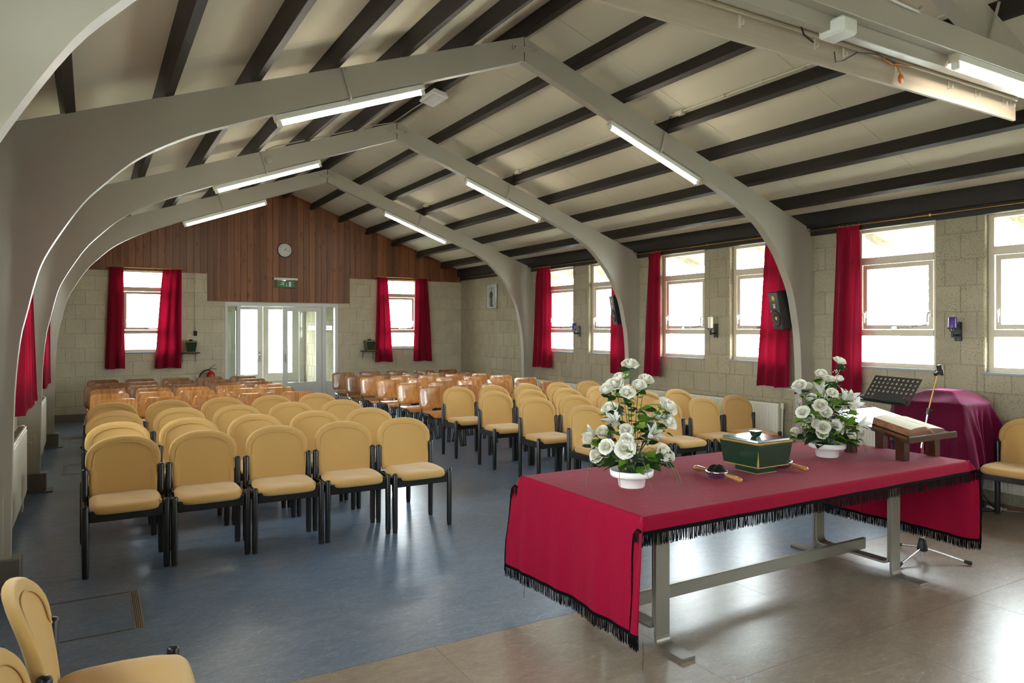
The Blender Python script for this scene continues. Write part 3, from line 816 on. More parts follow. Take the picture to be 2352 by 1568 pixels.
tag(G().tube([(3.55,2.20,3.292),(3.80,2.20,3.285),(3.83,2.20,3.31)],0.012,8).obj('conduit','frame'),'short grey conduit clipped to the face of the tie beam','conduit')

# ------------------------------------------------------------------ ceiling conduits, emergency light
def conduit_run(y0, y1, yb, label):
    x = 4.895; z = ceil_z(x)-0.014
    t = thing('conduit', label, 'conduit', (x, y0, z))
    G().tube([(0,0,0),(0,y1-y0,0)],0.009,8).obj('pipe','ceil',t)
    G().box(-0.035,yb-y0-0.045,-0.030,0.035,yb-y0+0.045,0.012).obj('junction_box','ceil',t,bevel=0.008)
    k = y0+0.3
    while k < y1-0.1:
        if abs(k-yb) > 0.1: G().box(-0.016,k-y0-0.008,-0.012,0.016,k-y0+0.008,0.012).obj('clip','ceil',t,bevel=0.003)
        k += 0.42
    G().tube([(0,y1-y0-0.02,-0.004),(0.012,y1-y0+0.03,-0.03),(0.018,y1-y0+0.05,-0.10),(0.005,y1-y0+0.055,-0.135)],0.006,6).obj('cable','black',t)
conduit_run(2.6, 5.28, 5.14, 'cream conduit with junction box on the ceiling near the nearest full arch')
conduit_run(5.50, 8.30, 8.17, 'cream conduit with junction box on the ceiling near the middle arch')
conduit_run(8.55, 11.32, 11.2, 'cream conduit with junction box on the ceiling near the farthest arch')
t = thing('emergency_light','white emergency light box under the ridge beam behind the nearest full arch','light',(3.235,7.19,4.148))
R = Matrix.Rotation(radians(12),4,'Y')
for nm, q, mt in (('base',(-0.075,-0.17,-0.030,0.085,0.17,0.0),'white'),('cover',(-0.085,-0.185,-0.062,0.095,0.185,-0.031),'white'),('diffuser',(-0.065,-0.16,-0.067,0.080,0.16,-0.0625),'lens')):
    g = G().box(*q); g.xf(R); g.obj(nm, mt, t, bevel=0.006 if nm != 'diffuser' else 0)
for k in (-0.03,0.0,0.03):
    g = G().box(k-0.002,-0.15,-0.070,k+0.002,0.15,-0.067); g.xf(R); g.obj('rib','white',t)
tag(G().tube([(3.225,7.37,4.135),(3.224,7.8,4.140),(3.224,8.25,4.138),(3.20,8.36,4.125),(3.05,8.37,4.085),(2.5,8.366,3.895),(1.80,8.366,3.655),(1.70,8.366,3.60)],0.006,6).obj('cable','frame'),
    'thin grey cable from the emergency light along the middle frame','cable')
tag(G().lathe([(0.0,-0.028),(0.038,-0.026),(0.042,-0.02),(0.042,0.0)],20,(1.735,8.374,3.49),'Y').obj('junction_disc','frame'),'round greige junction disc on the left slope of the middle frame','junction box')

# ------------------------------------------------------------------ back wall fittings
t = thing('clock','round white wall clock with grey rim on the brown boards','clock',(3.281,YB-0.016,3.124))
G().lathe([(0.136,-0.002),(0.144,-0.012),(0.144,-0.036),(0.136,-0.044),(0.128,-0.040),(0.126,-0.026)],40,(0,0,0),'Y',cap=False).obj('rim','clockrim',t)
G().lathe([(0.0,-0.026),(0.128,-0.026),(0.128,-0.004),(0.0,-0.004)],40,(0,0,0),'Y',smooth=False).obj('face','clockface',t)
def text_mesh(s, size, depth=0.001):
    c = bpy.data.curves.new('txt','FONT'); c.body = s; c.size = size; c.align_x = 'CENTER'; c.align_y = 'CENTER'; c.extrude = depth; c.resolution_u = 3
    o = bpy.data.objects.new('txt', c); COL.objects.link(o)
    dg = bpy.context.evaluated_depsgraph_get()
    me = bpy.data.meshes.new_from_object(o.evaluated_get(dg)); bpy.data.objects.remove(o); bpy.data.curves.remove(c)
    return me
def put_text(s, size, mat, parent, loc, rot):
    me = text_mesh(s, size); me.materials.clear(); me.materials.append(MT[mat])
    return link('numeral' if s.isdigit() else 'lettering', me, parent, loc, rot)
for h in range(1,13):
    a = radians(90-h*30); put_text(str(h), 0.030, 'black', t, (0.100*cos(a), -0.028, 0.100*sin(a)), (pi/2,0,0))
def hand(name, ang, L, w):
    g = G().box(-0.012,-0.0335,-w,L,-0.031,w); g.xf(Matrix.Rotation(-radians(ang),4,'Y')); g.obj(name,'black',t)
hand('hour_hand', 52, 0.062, 0.004); hand('minute_hand', -6, 0.100, 0.003); hand('second_hand', -128, 0.03, 0.001)

t = thing('exit_sign','green emergency exit sign with running figure, arrow and door under the clock','sign',(3.291,YB-0.016,2.48))
G().box(-0.230,-0.075,0.055,0.232,0.0,0.100).obj('housing','white',t,bevel=0.006)
G().box(-0.236,-0.072,0.058,-0.231,-0.004,0.098).obj('end_cap','black',t)
G().box(-0.225,-0.040,-0.100,0.225,-0.036,0.055).obj('clear_panel','acrylic',t)
gp = G().box(-0.168,-0.0440,-0.085,0.168,-0.0405,0.043).obj('green_plate','exitgreen',t,bevel=0.001)
def stroke(g, pts, w):
    for (x0,z0),(x1,z1) in zip(pts, pts[1:]):
        d = Vector((x1-x0, z1-z0)); l = d.length or 1; d /= l; n_ = Vector((-d.y, d.x))*w/2; e = d*w*0.3
        q = [(x0-e.x+n_.x,z0-e.y+n_.y),(x1+e.x+n_.x,z1+e.y+n_.y),(x1+e.x-n_.x,z1+e.y-n_.y),(x0-e.x-n_.x,z0-e.y-n_.y)]
        g.xz(q, -0.0455-0.00012*(len(g.v)//8+1), -0.0441)
g = G()
K = lambda x, y: ((x-1085)*0.000415, -0.021-(y-655)*0.000415)      # sign drawing units -> metres
P_ = lambda *a: [K(*q) for q in a]
g.lathe([(0.0,-0.0455),(0.0090,-0.0455),(0.0090,-0.0441)],12,(K(1030,555)[0],0,K(1030,555)[1]),'Y')
stroke(g, P_((985,595),(940,660)), 0.016); stroke(g, P_((975,575),(915,575),(890,610)), 0.009); stroke(g, P_((990,600),(1000,635),(1025,655)), 0.009)
stroke(g, P_((940,655),(900,685),(830,680)), 0.011); stroke(g, P_((945,655),(985,690),(990,760)), 0.011)
g.obj('running_figure','white',gp)
g = G(); stroke(g, P_((1132,590),(1132,720)), 0.009); g.xz(P_((1078,705),(1132,765),(1190,705),(1132,725)), -0.0455, -0.0441); g.obj('down_arrow','white',gp)
G().xz(P_((1235,535),(1335,535),(1335,770),(1235,770)), -0.0455, -0.0441).obj('door_symbol','white',gp)

t = thing('socket','black switch box on a thin conduit beside the left curtain pair','switch',(1.671,YB-0.010,1.505))
G().box(-0.030,-0.030,-0.048,0.030,0.0,0.045).obj('housing','black',t,bevel=0.010)
G().box(-0.012,-0.036,-0.02,0.012,-0.0305,0.015).obj('rocker','blackmetal',t,bevel=0.002)
G().tube([(0,-0.012,0.045),(0,-0.012,1.115)],0.008,8).obj('conduit','winframe',t)
for z in (0.09,0.50,0.94): G().box(-0.014,-0.022,z-0.008,0.014,-0.001,z+0.008).obj('clip','mortar',t)
def offering_box(x, z, label, s=1.0):
    t = thing('offering_box', label, 'box', (x, YB-0.115, z), 0, 'small green boxes on wall shelves')
    g = G(); b, a = 0.073, 0.100
    g.hexa([(-b,-b,0.008),(b,-b,0.008),(b,b,0.008),(-b,b,0.008),(-a,-a,0.185),(a,-a,0.185),(a,a,0.185),(-a,a,0.185)]); g.obj('body','green',t,bevel=0.002)
    G().box(-b,-b,0.0,b,b,0.008).obj('gilt_base','gold',t)
    G().box(-a-0.002,-a-0.002,0.186,a+0.002,a+0.002,0.198).obj('gilt_rim','gold',t)
    G().box(-a+0.006,-a+0.006,0.198,a-0.006,a-0.006,0.212).obj('lid','green',t,bevel=0.003)
    g = G().hexa([(-0.025,-0.025,0.212),(0.025,-0.025,0.212),(0.025,0.025,0.212),(-0.025,0.025,0.212),(-0.036,-0.036,0.236),(0.036,-0.036,0.236),(0.036,0.036,0.236),(-0.036,0.036,0.236)]); g.obj('knob','green',t)
    g = G()
    for s in (-1,1): g.tube([(s*b,-b-0.001,0.01),(s*a,-a-0.001,0.185)],0.003,4)
    g.obj('gilt_edge','gold',t)
def wall_shelf(x, z, label):
    t = thing('wall_shelf', label, 'shelf', (x, YB-0.010, z))
    G().box(-0.165,-0.225,-0.018,0.165,-0.001,0.0).obj('board','black',t,bevel=0.003)
    for s in (-0.11,0.11):
        g = G().tube([(s,-0.19,-0.02),(s,-0.03,-0.022),(s,-0.006,-0.05),(s,-0.006,-0.19)],0.006,6); g.obj('bracket','steel',t)
wall_shelf(1.565,1.157,'small black wall shelf under the black socket'); offering_box(1.580,1.158,'small dark green box with gilt edges on the shelf under the socket')
wall_shelf(4.975,1.138,'small black wall shelf beside the right back-wall curtains'); offering_box(4.975,1.139,'small dark green box with gilt edges on the shelf by the right curtains')

t = thing('fire_extinguisher','red fire extinguisher with black hose on the back wall left of the door','extinguisher',(1.925,YB-0.095,0.30))
G().lathe([(0.066,0.0),(0.074,0.008),(0.076,0.03),(0.076,0.42),(0.070,0.455),(0.048,0.482),(0.026,0.495),(0.022,0.515)],28).obj('cylinder','red',t)
G().lathe([(0.018,0.515),(0.018,0.54),(0.012,0.545)],14).obj('valve','brass',t)
g = G().tube([(-0.02,0,0.548),(0.03,0,0.553),(0.075,0,0.545),(0.10,0,0.525)],0.008,8,flat=0.6); g.obj('lower_handle','black',t)
g = G().tube([(-0.02,0,0.556),(0.02,0,0.585),(0.08,0,0.625)],0.008,8,flat=0.6); g.obj('lever','black',t)
hp = spline([(-0.012,0,0.53),(-0.06,0,0.525),(-0.13,0,0.50),(-0.185,0,0.43),(-0.20,0,0.36),(-0.185,0,0.29),(-0.13,-0.02,0.20),(-0.09,-0.03,0.12)],4)
G().tube(hp,0.012,8).obj('hose','rubber',t)
def wrap(g, a0, a1, z0, z1, r):
    return g.grid(lambda u,v: (r*cos(a0+(a1-a0)*u), r*sin(a0+(a1-a0)*u), z0+(z1-z0)*v), 8, 1)
lb = wrap(G(), radians(-150), radians(-55), 0.13, 0.38, 0.0768).obj('label','blacklabel',t)
wrap(G(), radians(-52), radians(-25), 0.30, 0.40, 0.0768).obj('label','yellow',t)
g = G()
for k,(w0,w1,z,h) in enumerate([(-145,-80,0.345,0.022),(-140,-70,0.318,0.005),(-140,-78,0.280,0.006),(-145,-70,0.265,0.004),(-145,-85,0.235,0.004)]): wrap(g, radians(w0), radians(w1), z, z+h, 0.0774)
g.obj('print','label',lb)
G().box(-0.03,0.062,0.28,0.03,0.085,0.44).obj('bracket','blackmetal',t)

# framed picture on the right wall
t = thing('framed_picture','framed print of a standing figure in a brown robe on the block wall','picture',(XR-0.012,12.955,2.248),-pi/2)
W_, H_ = 0.215, 0.255
g = G()
for q in ((-W_,-H_,W_,-H_+0.014),(-W_,H_-0.014,W_,H_),(-W_,-H_+0.014,-W_+0.014,H_-0.014),(W_-0.014,-H_+0.014,W_,H_-0.014)): g.box(q[0],-0.016,q[1],q[2],0.006,q[3])
g.obj('frame','chrome',t)
G().box(-W_+0.014,-0.006,-H_+0.014,W_-0.014,0.004,H_-0.014).obj('mount','mat',t)
pr_ = G().box(-0.150,-0.0075,-0.215,0.150,-0.0061,0.195).obj('print','photo',t)
S_ = lambda x, y: ((x-615)/235*0.15, -(y-820)/450*0.205-0.005)
fp = lambda pts: [S_(*p) for p in pts]
g = G().xz(fp([(555,1270),(545,1000),(540,820),(475,950),(475,680),(500,640),(560,560),(580,530),(600,530),(640,600),(705,690),(660,850),(670,1180),(740,1265)]),-0.0085,-0.0076); g.obj('robe','robe',pr_)
g = G().lathe([(0.0,-0.0085),(0.021,-0.0085),(0.021,-0.0076)],14,(*[S_(597,430)[0]],0,S_(597,430)[1]),'Y'); g.obj('head','skin',pr_)
G().xz(fp([(480,1270),(480,960),(520,950),(520,1270)]),-0.0085,-0.0076).obj('stand','robe',pr_)
G().box(-W_+0.014,-0.0105,-H_+0.014,W_-0.014,-0.0095,H_-0.014).obj('pane','acrylic',t)

# radiators
def radiator(loc, rz, L, H, label):
    """local x along the wall, front towards -y, z0 at floor"""
    t = thing('radiator', label, 'radiator', loc, rz, 'panel radiators')
    n_ = int(L/0.0333); w = L/n_; prof = []
    for i in range(n_):
        prof += [(i*w+w*0.12,0.0),(i*w+w*0.30,-0.008),(i*w+w*0.70,-0.008),(i*w+w*0.88,0.0)]
    prof = [(0,0.0)]+prof+[(L,0.0)]
    g = G(); m = len(prof); z0, z1 = 0.13, H
    for zz0, zz1, k0, k1 in ((z0+0.03, z1-0.03, 1, 1),):
        v = [(x, y, zz0) for x, y in prof] + [(x, y, zz1) for x, y in prof]
        g.add(v, [(i, i+1, m+i+1, m+i) for i in range(m-1)])
        lo = [(x, 0.0 if k in (0,m-1) else min(y+0.0,0), zz0) for k,(x,y) in enumerate(prof)]
        v = [(x, y, zz1) for x, y in prof] + [(x, 0.0, zz1+0.012) for x, y in prof]; g.add(v, [(i, i+1, m+i+1, m+i) for i in range(m-1)])
        v = [(x, 0.0, zz0-0.012) for x, y in prof] + [(x, y, zz0) for x, y in prof]; g.add(v, [(i, i+1, m+i+1, m+i) for i in range(m-1)])
    g.box(0,-0.001,zz1+0.012,L,0.004,z1); g.box(0,-0.001,z0,L,0.004,zz0-0.012); g.box(0,0.0045,z0+0.01,L,0.010,z1-0.005)
    g.obj('panel','radiator',t)
    g = G().box(-0.004,-0.004,z1-0.02,L+0.004,0.07,z1+0.004); g.obj('top_grille','radiator',t,bevel=0.003)
    g = G()
    for i in range(int(L/0.05)): g.box(i*0.05+0.012,0.012,z1+0.0042,i*0.05+0.04,0.055,z1+0.0055)
    g.obj('grille_slots','joint',t)
    for x in (-0.004,L): G().box(x-0.001,-0.003,z0+0.01,x+0.003,0.07,z1-0.018).obj('side_cover','radiator',t)
    g = G().tube([(L+0.02,0.03,0.0),(L+0.035,0.03,z1-0.09),(L+0.035,0.03,z1-0.03)],0.011,8); g.obj('pipe','radiator',t)
    g = G().lathe([(0.018,z1-0.06),(0.022,z1-0.05),(0.022,z1+0.0),(0.014,z1+0.01)],12,(L+0.035,0.03,0)); g.obj('valve','wax',t)
    for x in (0.15,L-0.15): G().box(x-0.015,0.012,0.0,x+0.015,0.05,z0+0.02).obj('foot','radiator',t)
radiator((7.045,8.17,0),-pi/2,2.42,0.70,'cream panel radiator behind the yellow chairs, under the white candle')
radiator((7.045,11.15,0),-pi/2,2.35,0.66,'cream panel radiator under the farthest right-wall window pair')
radiator((7.045,4.95,0),-pi/2,2.30,0.70,'cream panel radiator behind the velvet covered organ')
radiator((XL+0.11,5.58,0),pi/2,2.12,0.725,'cream panel radiator at the left wall between the nearest columns')
radiator((XL+0.11,8.75,0),pi/2,2.2,0.715,'cream panel radiator at the left wall, far bay')
radiator((0.35,YB-0.105,0),0,1.15,0.545,'low cream panel radiator under the left back-wall window')
radiator((4.75,YB-0.105,0),0,1.65,0.63,'cream panel radiator under the right back-wall window')

# candle sconces
def sconce(y, z, mat, label, hc=0.105, rc=0.034):
    t = thing('candle_sconce', label, 'candle holder', (XR-0.009, y, z), 0, 'iron candle sconces')
    G().box(-0.012,-0.034,-0.120,0.0,0.034,0.062).obj('wall_plate','blackmetal',t,bevel=0.002)
    for q in (-0.105,0.048): G().lathe([(0.0,-0.016),(0.006,-0.015),(0.007,-0.0121)],8,(0,0,q),'X').obj('screw','chrome',t)
    g = G().box(-0.10,-0.008,-0.075,-0.012,0.008,-0.055); g.box(-0.112,-0.009,-0.085,-0.094,0.009,-0.035); g.obj('arm','blackmetal',t)
    for a in range(3):
        an = 2*pi*a/3+0.5
        G().tube([(-0.103,0,-0.04),(-0.103+0.018*cos(an),0.018*sin(an),-0.025),(-0.103+0.034*cos(an),0.034*sin(an),-0.002)],0.0045,6).obj('strut','blackmetal',t)
    G().lathe([(0.0,-0.003),(0.058,-0.002),(0.062,0.004),(0.058,0.002),(0.0,0.001)],20,(-0.103,0,0.0)).obj('drip_plate','blackmetal',t)
    c = thing('candle', f'{label.split(" on ")[0]}', 'candle', (XR-0.112, y, z+0.0025))
    c['label'] = {'purple':'thick purple candle','wax':'tall ivory candle'}[mat] + ' standing on ' + label.split(' on ')[1]
    G().lathe([(rc,0.0),(rc,hc-0.008),(rc*0.85,hc),(0.0,hc-0.002)],20).obj('wax_body',mat,c)
    G().tube([(0,0,hc-0.004),(0.003,-0.004,hc+0.012),(0.008,-0.010,hc+0.020)],0.0015,5).obj('wick','wax',c)
sconce(3.745,1.597,'purple','black iron sconce on the pier beside the music stand',0.105,0.036)
sconce(6.818,1.595,'wax','black iron sconce on the pier left of the loudspeaker',0.15,0.034)
sconce(9.905,1.577,'purple','black iron sconce on the farthest pier of the right wall',0.105,0.036)

# loudspeakers behind the right columns
def speaker(loc, rz, label, tilt=10):
    t = thing('loudspeaker', label, 'speaker', loc, rz)
    R = Matrix.Rotation(radians(tilt),4,'X')
    def part(g, nm, mt, par=None, bv=0.0): g.xf(R); return g.obj(nm, mt, par or t, bevel=bv)
    part(G().box(-0.105,0.0,-0.22,0.105,0.16,0.22),'cabinet','black',None,0.006)
    w = part(G().lathe([(0.0,0.016),(0.03,0.012),(0.074,-0.002),(0.079,-0.008),(0.088,-0.006),(0.090,0.0)],28,(0,0,-0.085),'Y'),'woofer','cone')
    part(G().lathe([(0.0,-0.012),(0.014,-0.009),(0.022,0.0)],14,(0,0,-0.085),'Y'),'dust_cap','tweeter',w)
    part(G().lathe([(0.080,-0.009),(0.093,-0.008),(0.095,-0.0005)],28,(0,0,-0.085),'Y',cap=False),'surround','rubber',w)
    tw = part(G().lathe([(0.0,-0.010),(0.016,-0.007),(0.026,-0.001)],20,(0,0,0.14),'Y'),'tweeter','tweeter')
    part(G().lathe([(0.027,-0.003),(0.038,-0.004),(0.040,-0.0005)],24,(0,0,0.14),'Y',cap=False),'tweeter_ring','brass',tw)
    lb = part(G().box(-0.022,-0.0025,0.035,0.022,-0.0003,0.085),'label','label')
    g = G()
    for z,w_ in ((0.078,0.016),(0.066,0.012),(0.056,0.015)): g.box(-w_,-0.0032,z-0.002,w_,-0.0026,z+0.001)
    part(g,'print','blacklabel',lb)
    for x in (-0.085,0.085):
        for z in (-0.005,-0.165): part(G().lathe([(0.0,-0.005),(0.006,-0.004),(0.006,-0.0003)],8,(x,0,z),'Y'),'screw','chrome')
    G().box(-0.03,0.155,-0.03,0.03,0.19,0.03).obj('bracket','blackmetal',t)
speaker((6.805,5.600,1.795),radians(-112),'black loudspeaker with a white label behind the nearest right column')
speaker((6.87,8.66,1.87),radians(-112),'black loudspeaker mostly hidden behind the middle right column')

# floor hatches
def hatch(y0, y1, label, x0=-0.275, x1=0.252):
    t = thing('floor_hatch', label, 'hatch', (x0, y0, 0.0))
    W_, D_ = x1-x0, y1-y0
    G().box(0.05,0.012,0.0,W_-0.05,D_-0.012,0.0012).obj('lid','blue',t)
    for q in ((0,0,0.048,D_),(W_-0.048,0,W_,D_)):
        f = G().box(q[0],q[1],0.0,q[2],q[3],0.0025).obj('trim','glue',t)
        for k in range(4):
            xx = q[0]+0.010+k*0.0095
            G().box(xx-0.0015,q[1]+0.004,0.0025,xx+0.0015,q[3]-0.004,0.0042).obj('rib','blackmetal',f)
    for q in ((0.048,0,W_-0.048,0.011),(0.048,D_-0.011,W_-0.048,D_)):
        f = G().box(q[0],q[1],0.0,q[2],q[3],0.0025).obj('trim','glue',t)
        G().box(q[0],q[1]+0.004,0.0025,q[2],q[1]+0.007,0.0038).obj('rib','blackmetal',f)
hatch(4.308,4.935,'floor hatch with ribbed metal trim in front of the first yellow row')
hatch(9.22,9.85,'floor hatch with metal trim beside the middle left column')
hatch(11.72,12.24,'floor hatch with metal trim beside the far left column')

# ------------------------------------------------------------------ yellow chairs (front faces local -y)
def back_outline(n=9):
    r = [(-0.208,0.432),(-0.10,0.428),(0.0,0.427),(0.10,0.428),(0.208,0.432),(0.2105,0.52),(0.211,0.60),(0.214,0.628),(0.226,0.640),(0.2325,0.655),(0.2335,0.672),(0.2335,0.69)]
    for k in range(1, 2*n):
        a = pi*k/(2*n); c, s = cos(a), sin(a)
        r.append((0.2335*math.copysign(abs(c)**(2/2.25), c), 0.69+0.149*abs(s)**(2/2.25)))
    r += [(-x, z) for x, z in [(0.2335,0.69),(0.2335,0.672),(0.2325,0.655),(0.226,0.640),(0.214,0.628),(0.211,0.60),(0.2105,0.52)]]
    return r
def back_y(x, z): return 0.163 + 0.06*((z-0.43)/0.4)+0.045*((z-0.43)/0.4)**2 + 0.018 - 0.030*(x/0.23)**2*min(1,(z-0.40)/0.3)
def make_yellow():
    t = thing('upholstered_chair','','chair',(0,0,0),0,'ochre felt chairs')
    for s in (-1,1):
        l = G().lathe([(0.0165,0.0),(0.0185,0.004),(0.0185,0.028)],12,(s*0.235,-0.18,0)).obj('foot_cap','rubber')
        leg = G().lathe([(0.0205,0.028),(0.021,0.034),(0.021,0.452),(0.018,0.459),(0.010,0.463),(0.0,0.464)],14,(s*0.235,-0.18,0)).obj('leg','black',t); l.parent = leg
        l = G().lathe([(0.0165,0.0),(0.0185,0.004),(0.0185,0.028)],12,(s*0.235,0.185,0)).obj('foot_cap','rubber')
        leg = G().lathe([(0.0205,0.028),(0.021,0.034),(0.021,0.628),(0.018,0.635),(0.010,0.639),(0.0,0.640)],14,(s*0.235,0.185,0)).obj('leg','black',t); l.parent = leg
        g = G().box(s*0.235-0.012,-0.160,0.365,s*0.235+0.012,0.165,0.425); g.obj('side_rail','black',t,bevel=0.004)
    G().box(-0.215,-0.192,0.352,0.215,-0.170,0.425).obj('front_rail','black',t,bevel=0.004)
    G().box(-0.215,0.176,0.36,0.215,0.196,0.42).obj('rear_rail','black',t,bevel=0.004)
    # cushion
    def so(a):
        c, s = cos(a), sin(a); n_ = 5.0
        return (0.214*math.copysign(abs(c)**(2/n_), c), -0.022+0.204*math.copysign(abs(s)**(2/n_), s))
    N = 40; rows = [(0.86,0.405),(0.95,0.408),(0.99,0.418),(1.0,0.432),(0.985,0.446),(0.94,0.457),(0.86,0.463),(0.70,0.466),(0.45,0.464),(0.2,0.462)]
    g = G()
    vs = []
    for k, z in rows:
        for i in range(N):
            x, y = so(2*pi*i/N); dx = 0
            # notch around the front leg tops
            q = max(0, 1-math.hypot(abs(x)-0.235, y+0.18)/0.055)
            zz = z - 0.006*(max(0,-y-0.10)/0.12)**2 + (0.004*(abs(x)/0.2)**2 if y > -0.1 else 0)
            vs.append((x*k*(1-0.09*q), (y+0.022)*k*(1-0.02*q)-0.022, zz))
    m = len(rows)
    g.add(vs, [(j*N+i, j*N+(i+1)%N, (j+1)*N+(i+1)%N, (j+1)*N+i) for j in range(m-1) for i in range(N)] + [tuple((m-1)*N+i for i in range(N)), tuple(range(N))[::-1]], 0, True)
    g.obj('seat','felt',t)
    # backrest
    O = back_outline(); n_ = len(O); cx, cz = 0.0, 0.615
    fr = [(1.0,0.0),(0.992,0.011),(0.965,0.018),(0.91,0.021),(0.85,0.019),(0.80,0.015),(0.76,0.0135),(0.55,0.014),(0.3,0.014),(0.1,0.014)]
    bk = [(0.992,0.009),(0.965,0.015),(0.90,0.017),(0.6,0.017),(0.25,0.017),(0.1,0.017)]
    vs = []
    for k, th in fr:
        for x, z in O:
            p, q = cx+(x-cx)*k, cz+(z-cz)*k; vs.append((p, back_y(p,q)-th, q))
    nf = len(fr)
    fs = [(j*n_+i, j*n_+(i+1)%n_, (j+1)*n_+(i+1)%n_, (j+1)*n_+i) for j in range(nf-1) for i in range(n_)] + [tuple((nf-1)*n_+i for i in range(n_))]
    o0 = len(vs)
    for k, th in bk:
        for x, z in O:
            p, q = cx+(x-cx)*k, cz+(z-cz)*k; vs.append((p, back_y(p,q)+th, q))
    idx = lambda j, i: (i if j < 0 else o0+j*n_+i)
    fs += [(idx(j,i), idx(j+1,i), idx(j+1,(i+1)%n_), idx(j,(i+1)%n_)) for j in range(-1,len(bk)-1) for i in range(n_)] + [tuple(o0+(len(bk)-1)*n_+i for i in range(n_))[::-1]]
    g = G(); g.add(vs, fs, 0, True)
    br = g.obj('backrest','felt',t)
    # welt seam on the front face
    pts = [(-0.2275,0.634),(-0.205,0.632),(-0.195,0.640),(-0.190,0.66),(-0.1885,0.69)]
    for k in range(1,18):
        a = pi-pi*k/18; c, s = cos(a), sin(a)
        pts.append((0.1885*math.copysign(abs(c)**(2/2.25), c), 0.685+0.110*abs(s)**(2/2.25)))
    pts += [(-x, z) for x, z in pts[:5][::-1]]
    g = G().tube([(x, back_y(x,z)-0.0195 + (0.007 if abs(x) > 0.21 else 0), z) for x, z in pts], 0.0034, 6)
    g.obj('piping','felt',br)
    return t
Y0 = make_yellow()
used = [False]
def yellow(x, y, rz, label, group):
    if not used[0]:
        KIDS[Y0.name] = [(c, [d for d in bpy.data.objects if d.parent == c]) for c in bpy.data.objects if c.parent == Y0]
        used[0] = True; Y0.location = (x,y,0); Y0.rotation_euler = (0,0,rz); Y0['label'] = label; Y0['group'] = group; return Y0
    return dup(Y0, (x,y,0), rz, label, group)
jit = lambda a: random.uniform(-a, a)
ROWN = ['front row','second row','third row','last row']
COLN = ['at its left end','second from its left','in its middle','second from its right','at the aisle']
for r, (yy, xs) in enumerate([(5.512,[0.205,0.722,1.245,1.767,2.286]),(6.372,[0.19,0.72,1.25,1.77,2.29]),(7.275,[0.19,0.735,1.255,1.775,2.30]),(8.150,[0.195,0.72,1.255,1.77,2.285])]):
    for c, xx in enumerate(xs):
        dy = [0.0,0.0,-0.012,-0.015,-0.03][c] if r == 0 else jit(0.018)
        yellow(xx, yy+dy, jit(0.015), f'yellow felt chair left of the aisle, {ROWN[r]}, {COLN[c]}', 'yellow chairs left of the aisle')
COLN2 = ['at the aisle','second from the aisle','in its middle','second from the wall','next to the windows']
for r, (yy, xs) in enumerate([(5.50,[4.200,4.717,5.235,5.79,6.32]),(6.425,[4.215,4.735,5.255,5.785,6.305]),(7.285,[4.175,4.695,5.215,5.735,6.255]),(8.110,[4.10,4.62,5.14,5.66,6.18])]):
    for c, xx in enumerate(xs):
        yellow(xx, yy+jit(0.012), jit(0.015), f'yellow felt chair right of the aisle, {ROWN[r]}, {COLN2[c]}', 'yellow chairs right of the aisle')
yellow(0.075, 2.598, pi/2, 'yellow felt chair close to the camera facing the table, whole seat in view', 'yellow chairs by the left foreground')
yellow(0.055, 2.035, pi/2, 'yellow felt chair at the bottom left corner, only a sliver of backrest in view', 'yellow chairs by the left foreground')
yellow(6.565, 2.985, -pi/2, 'yellow felt chair against the window wall, cut off by the right picture edge', 'yellow chairs by the window wall')

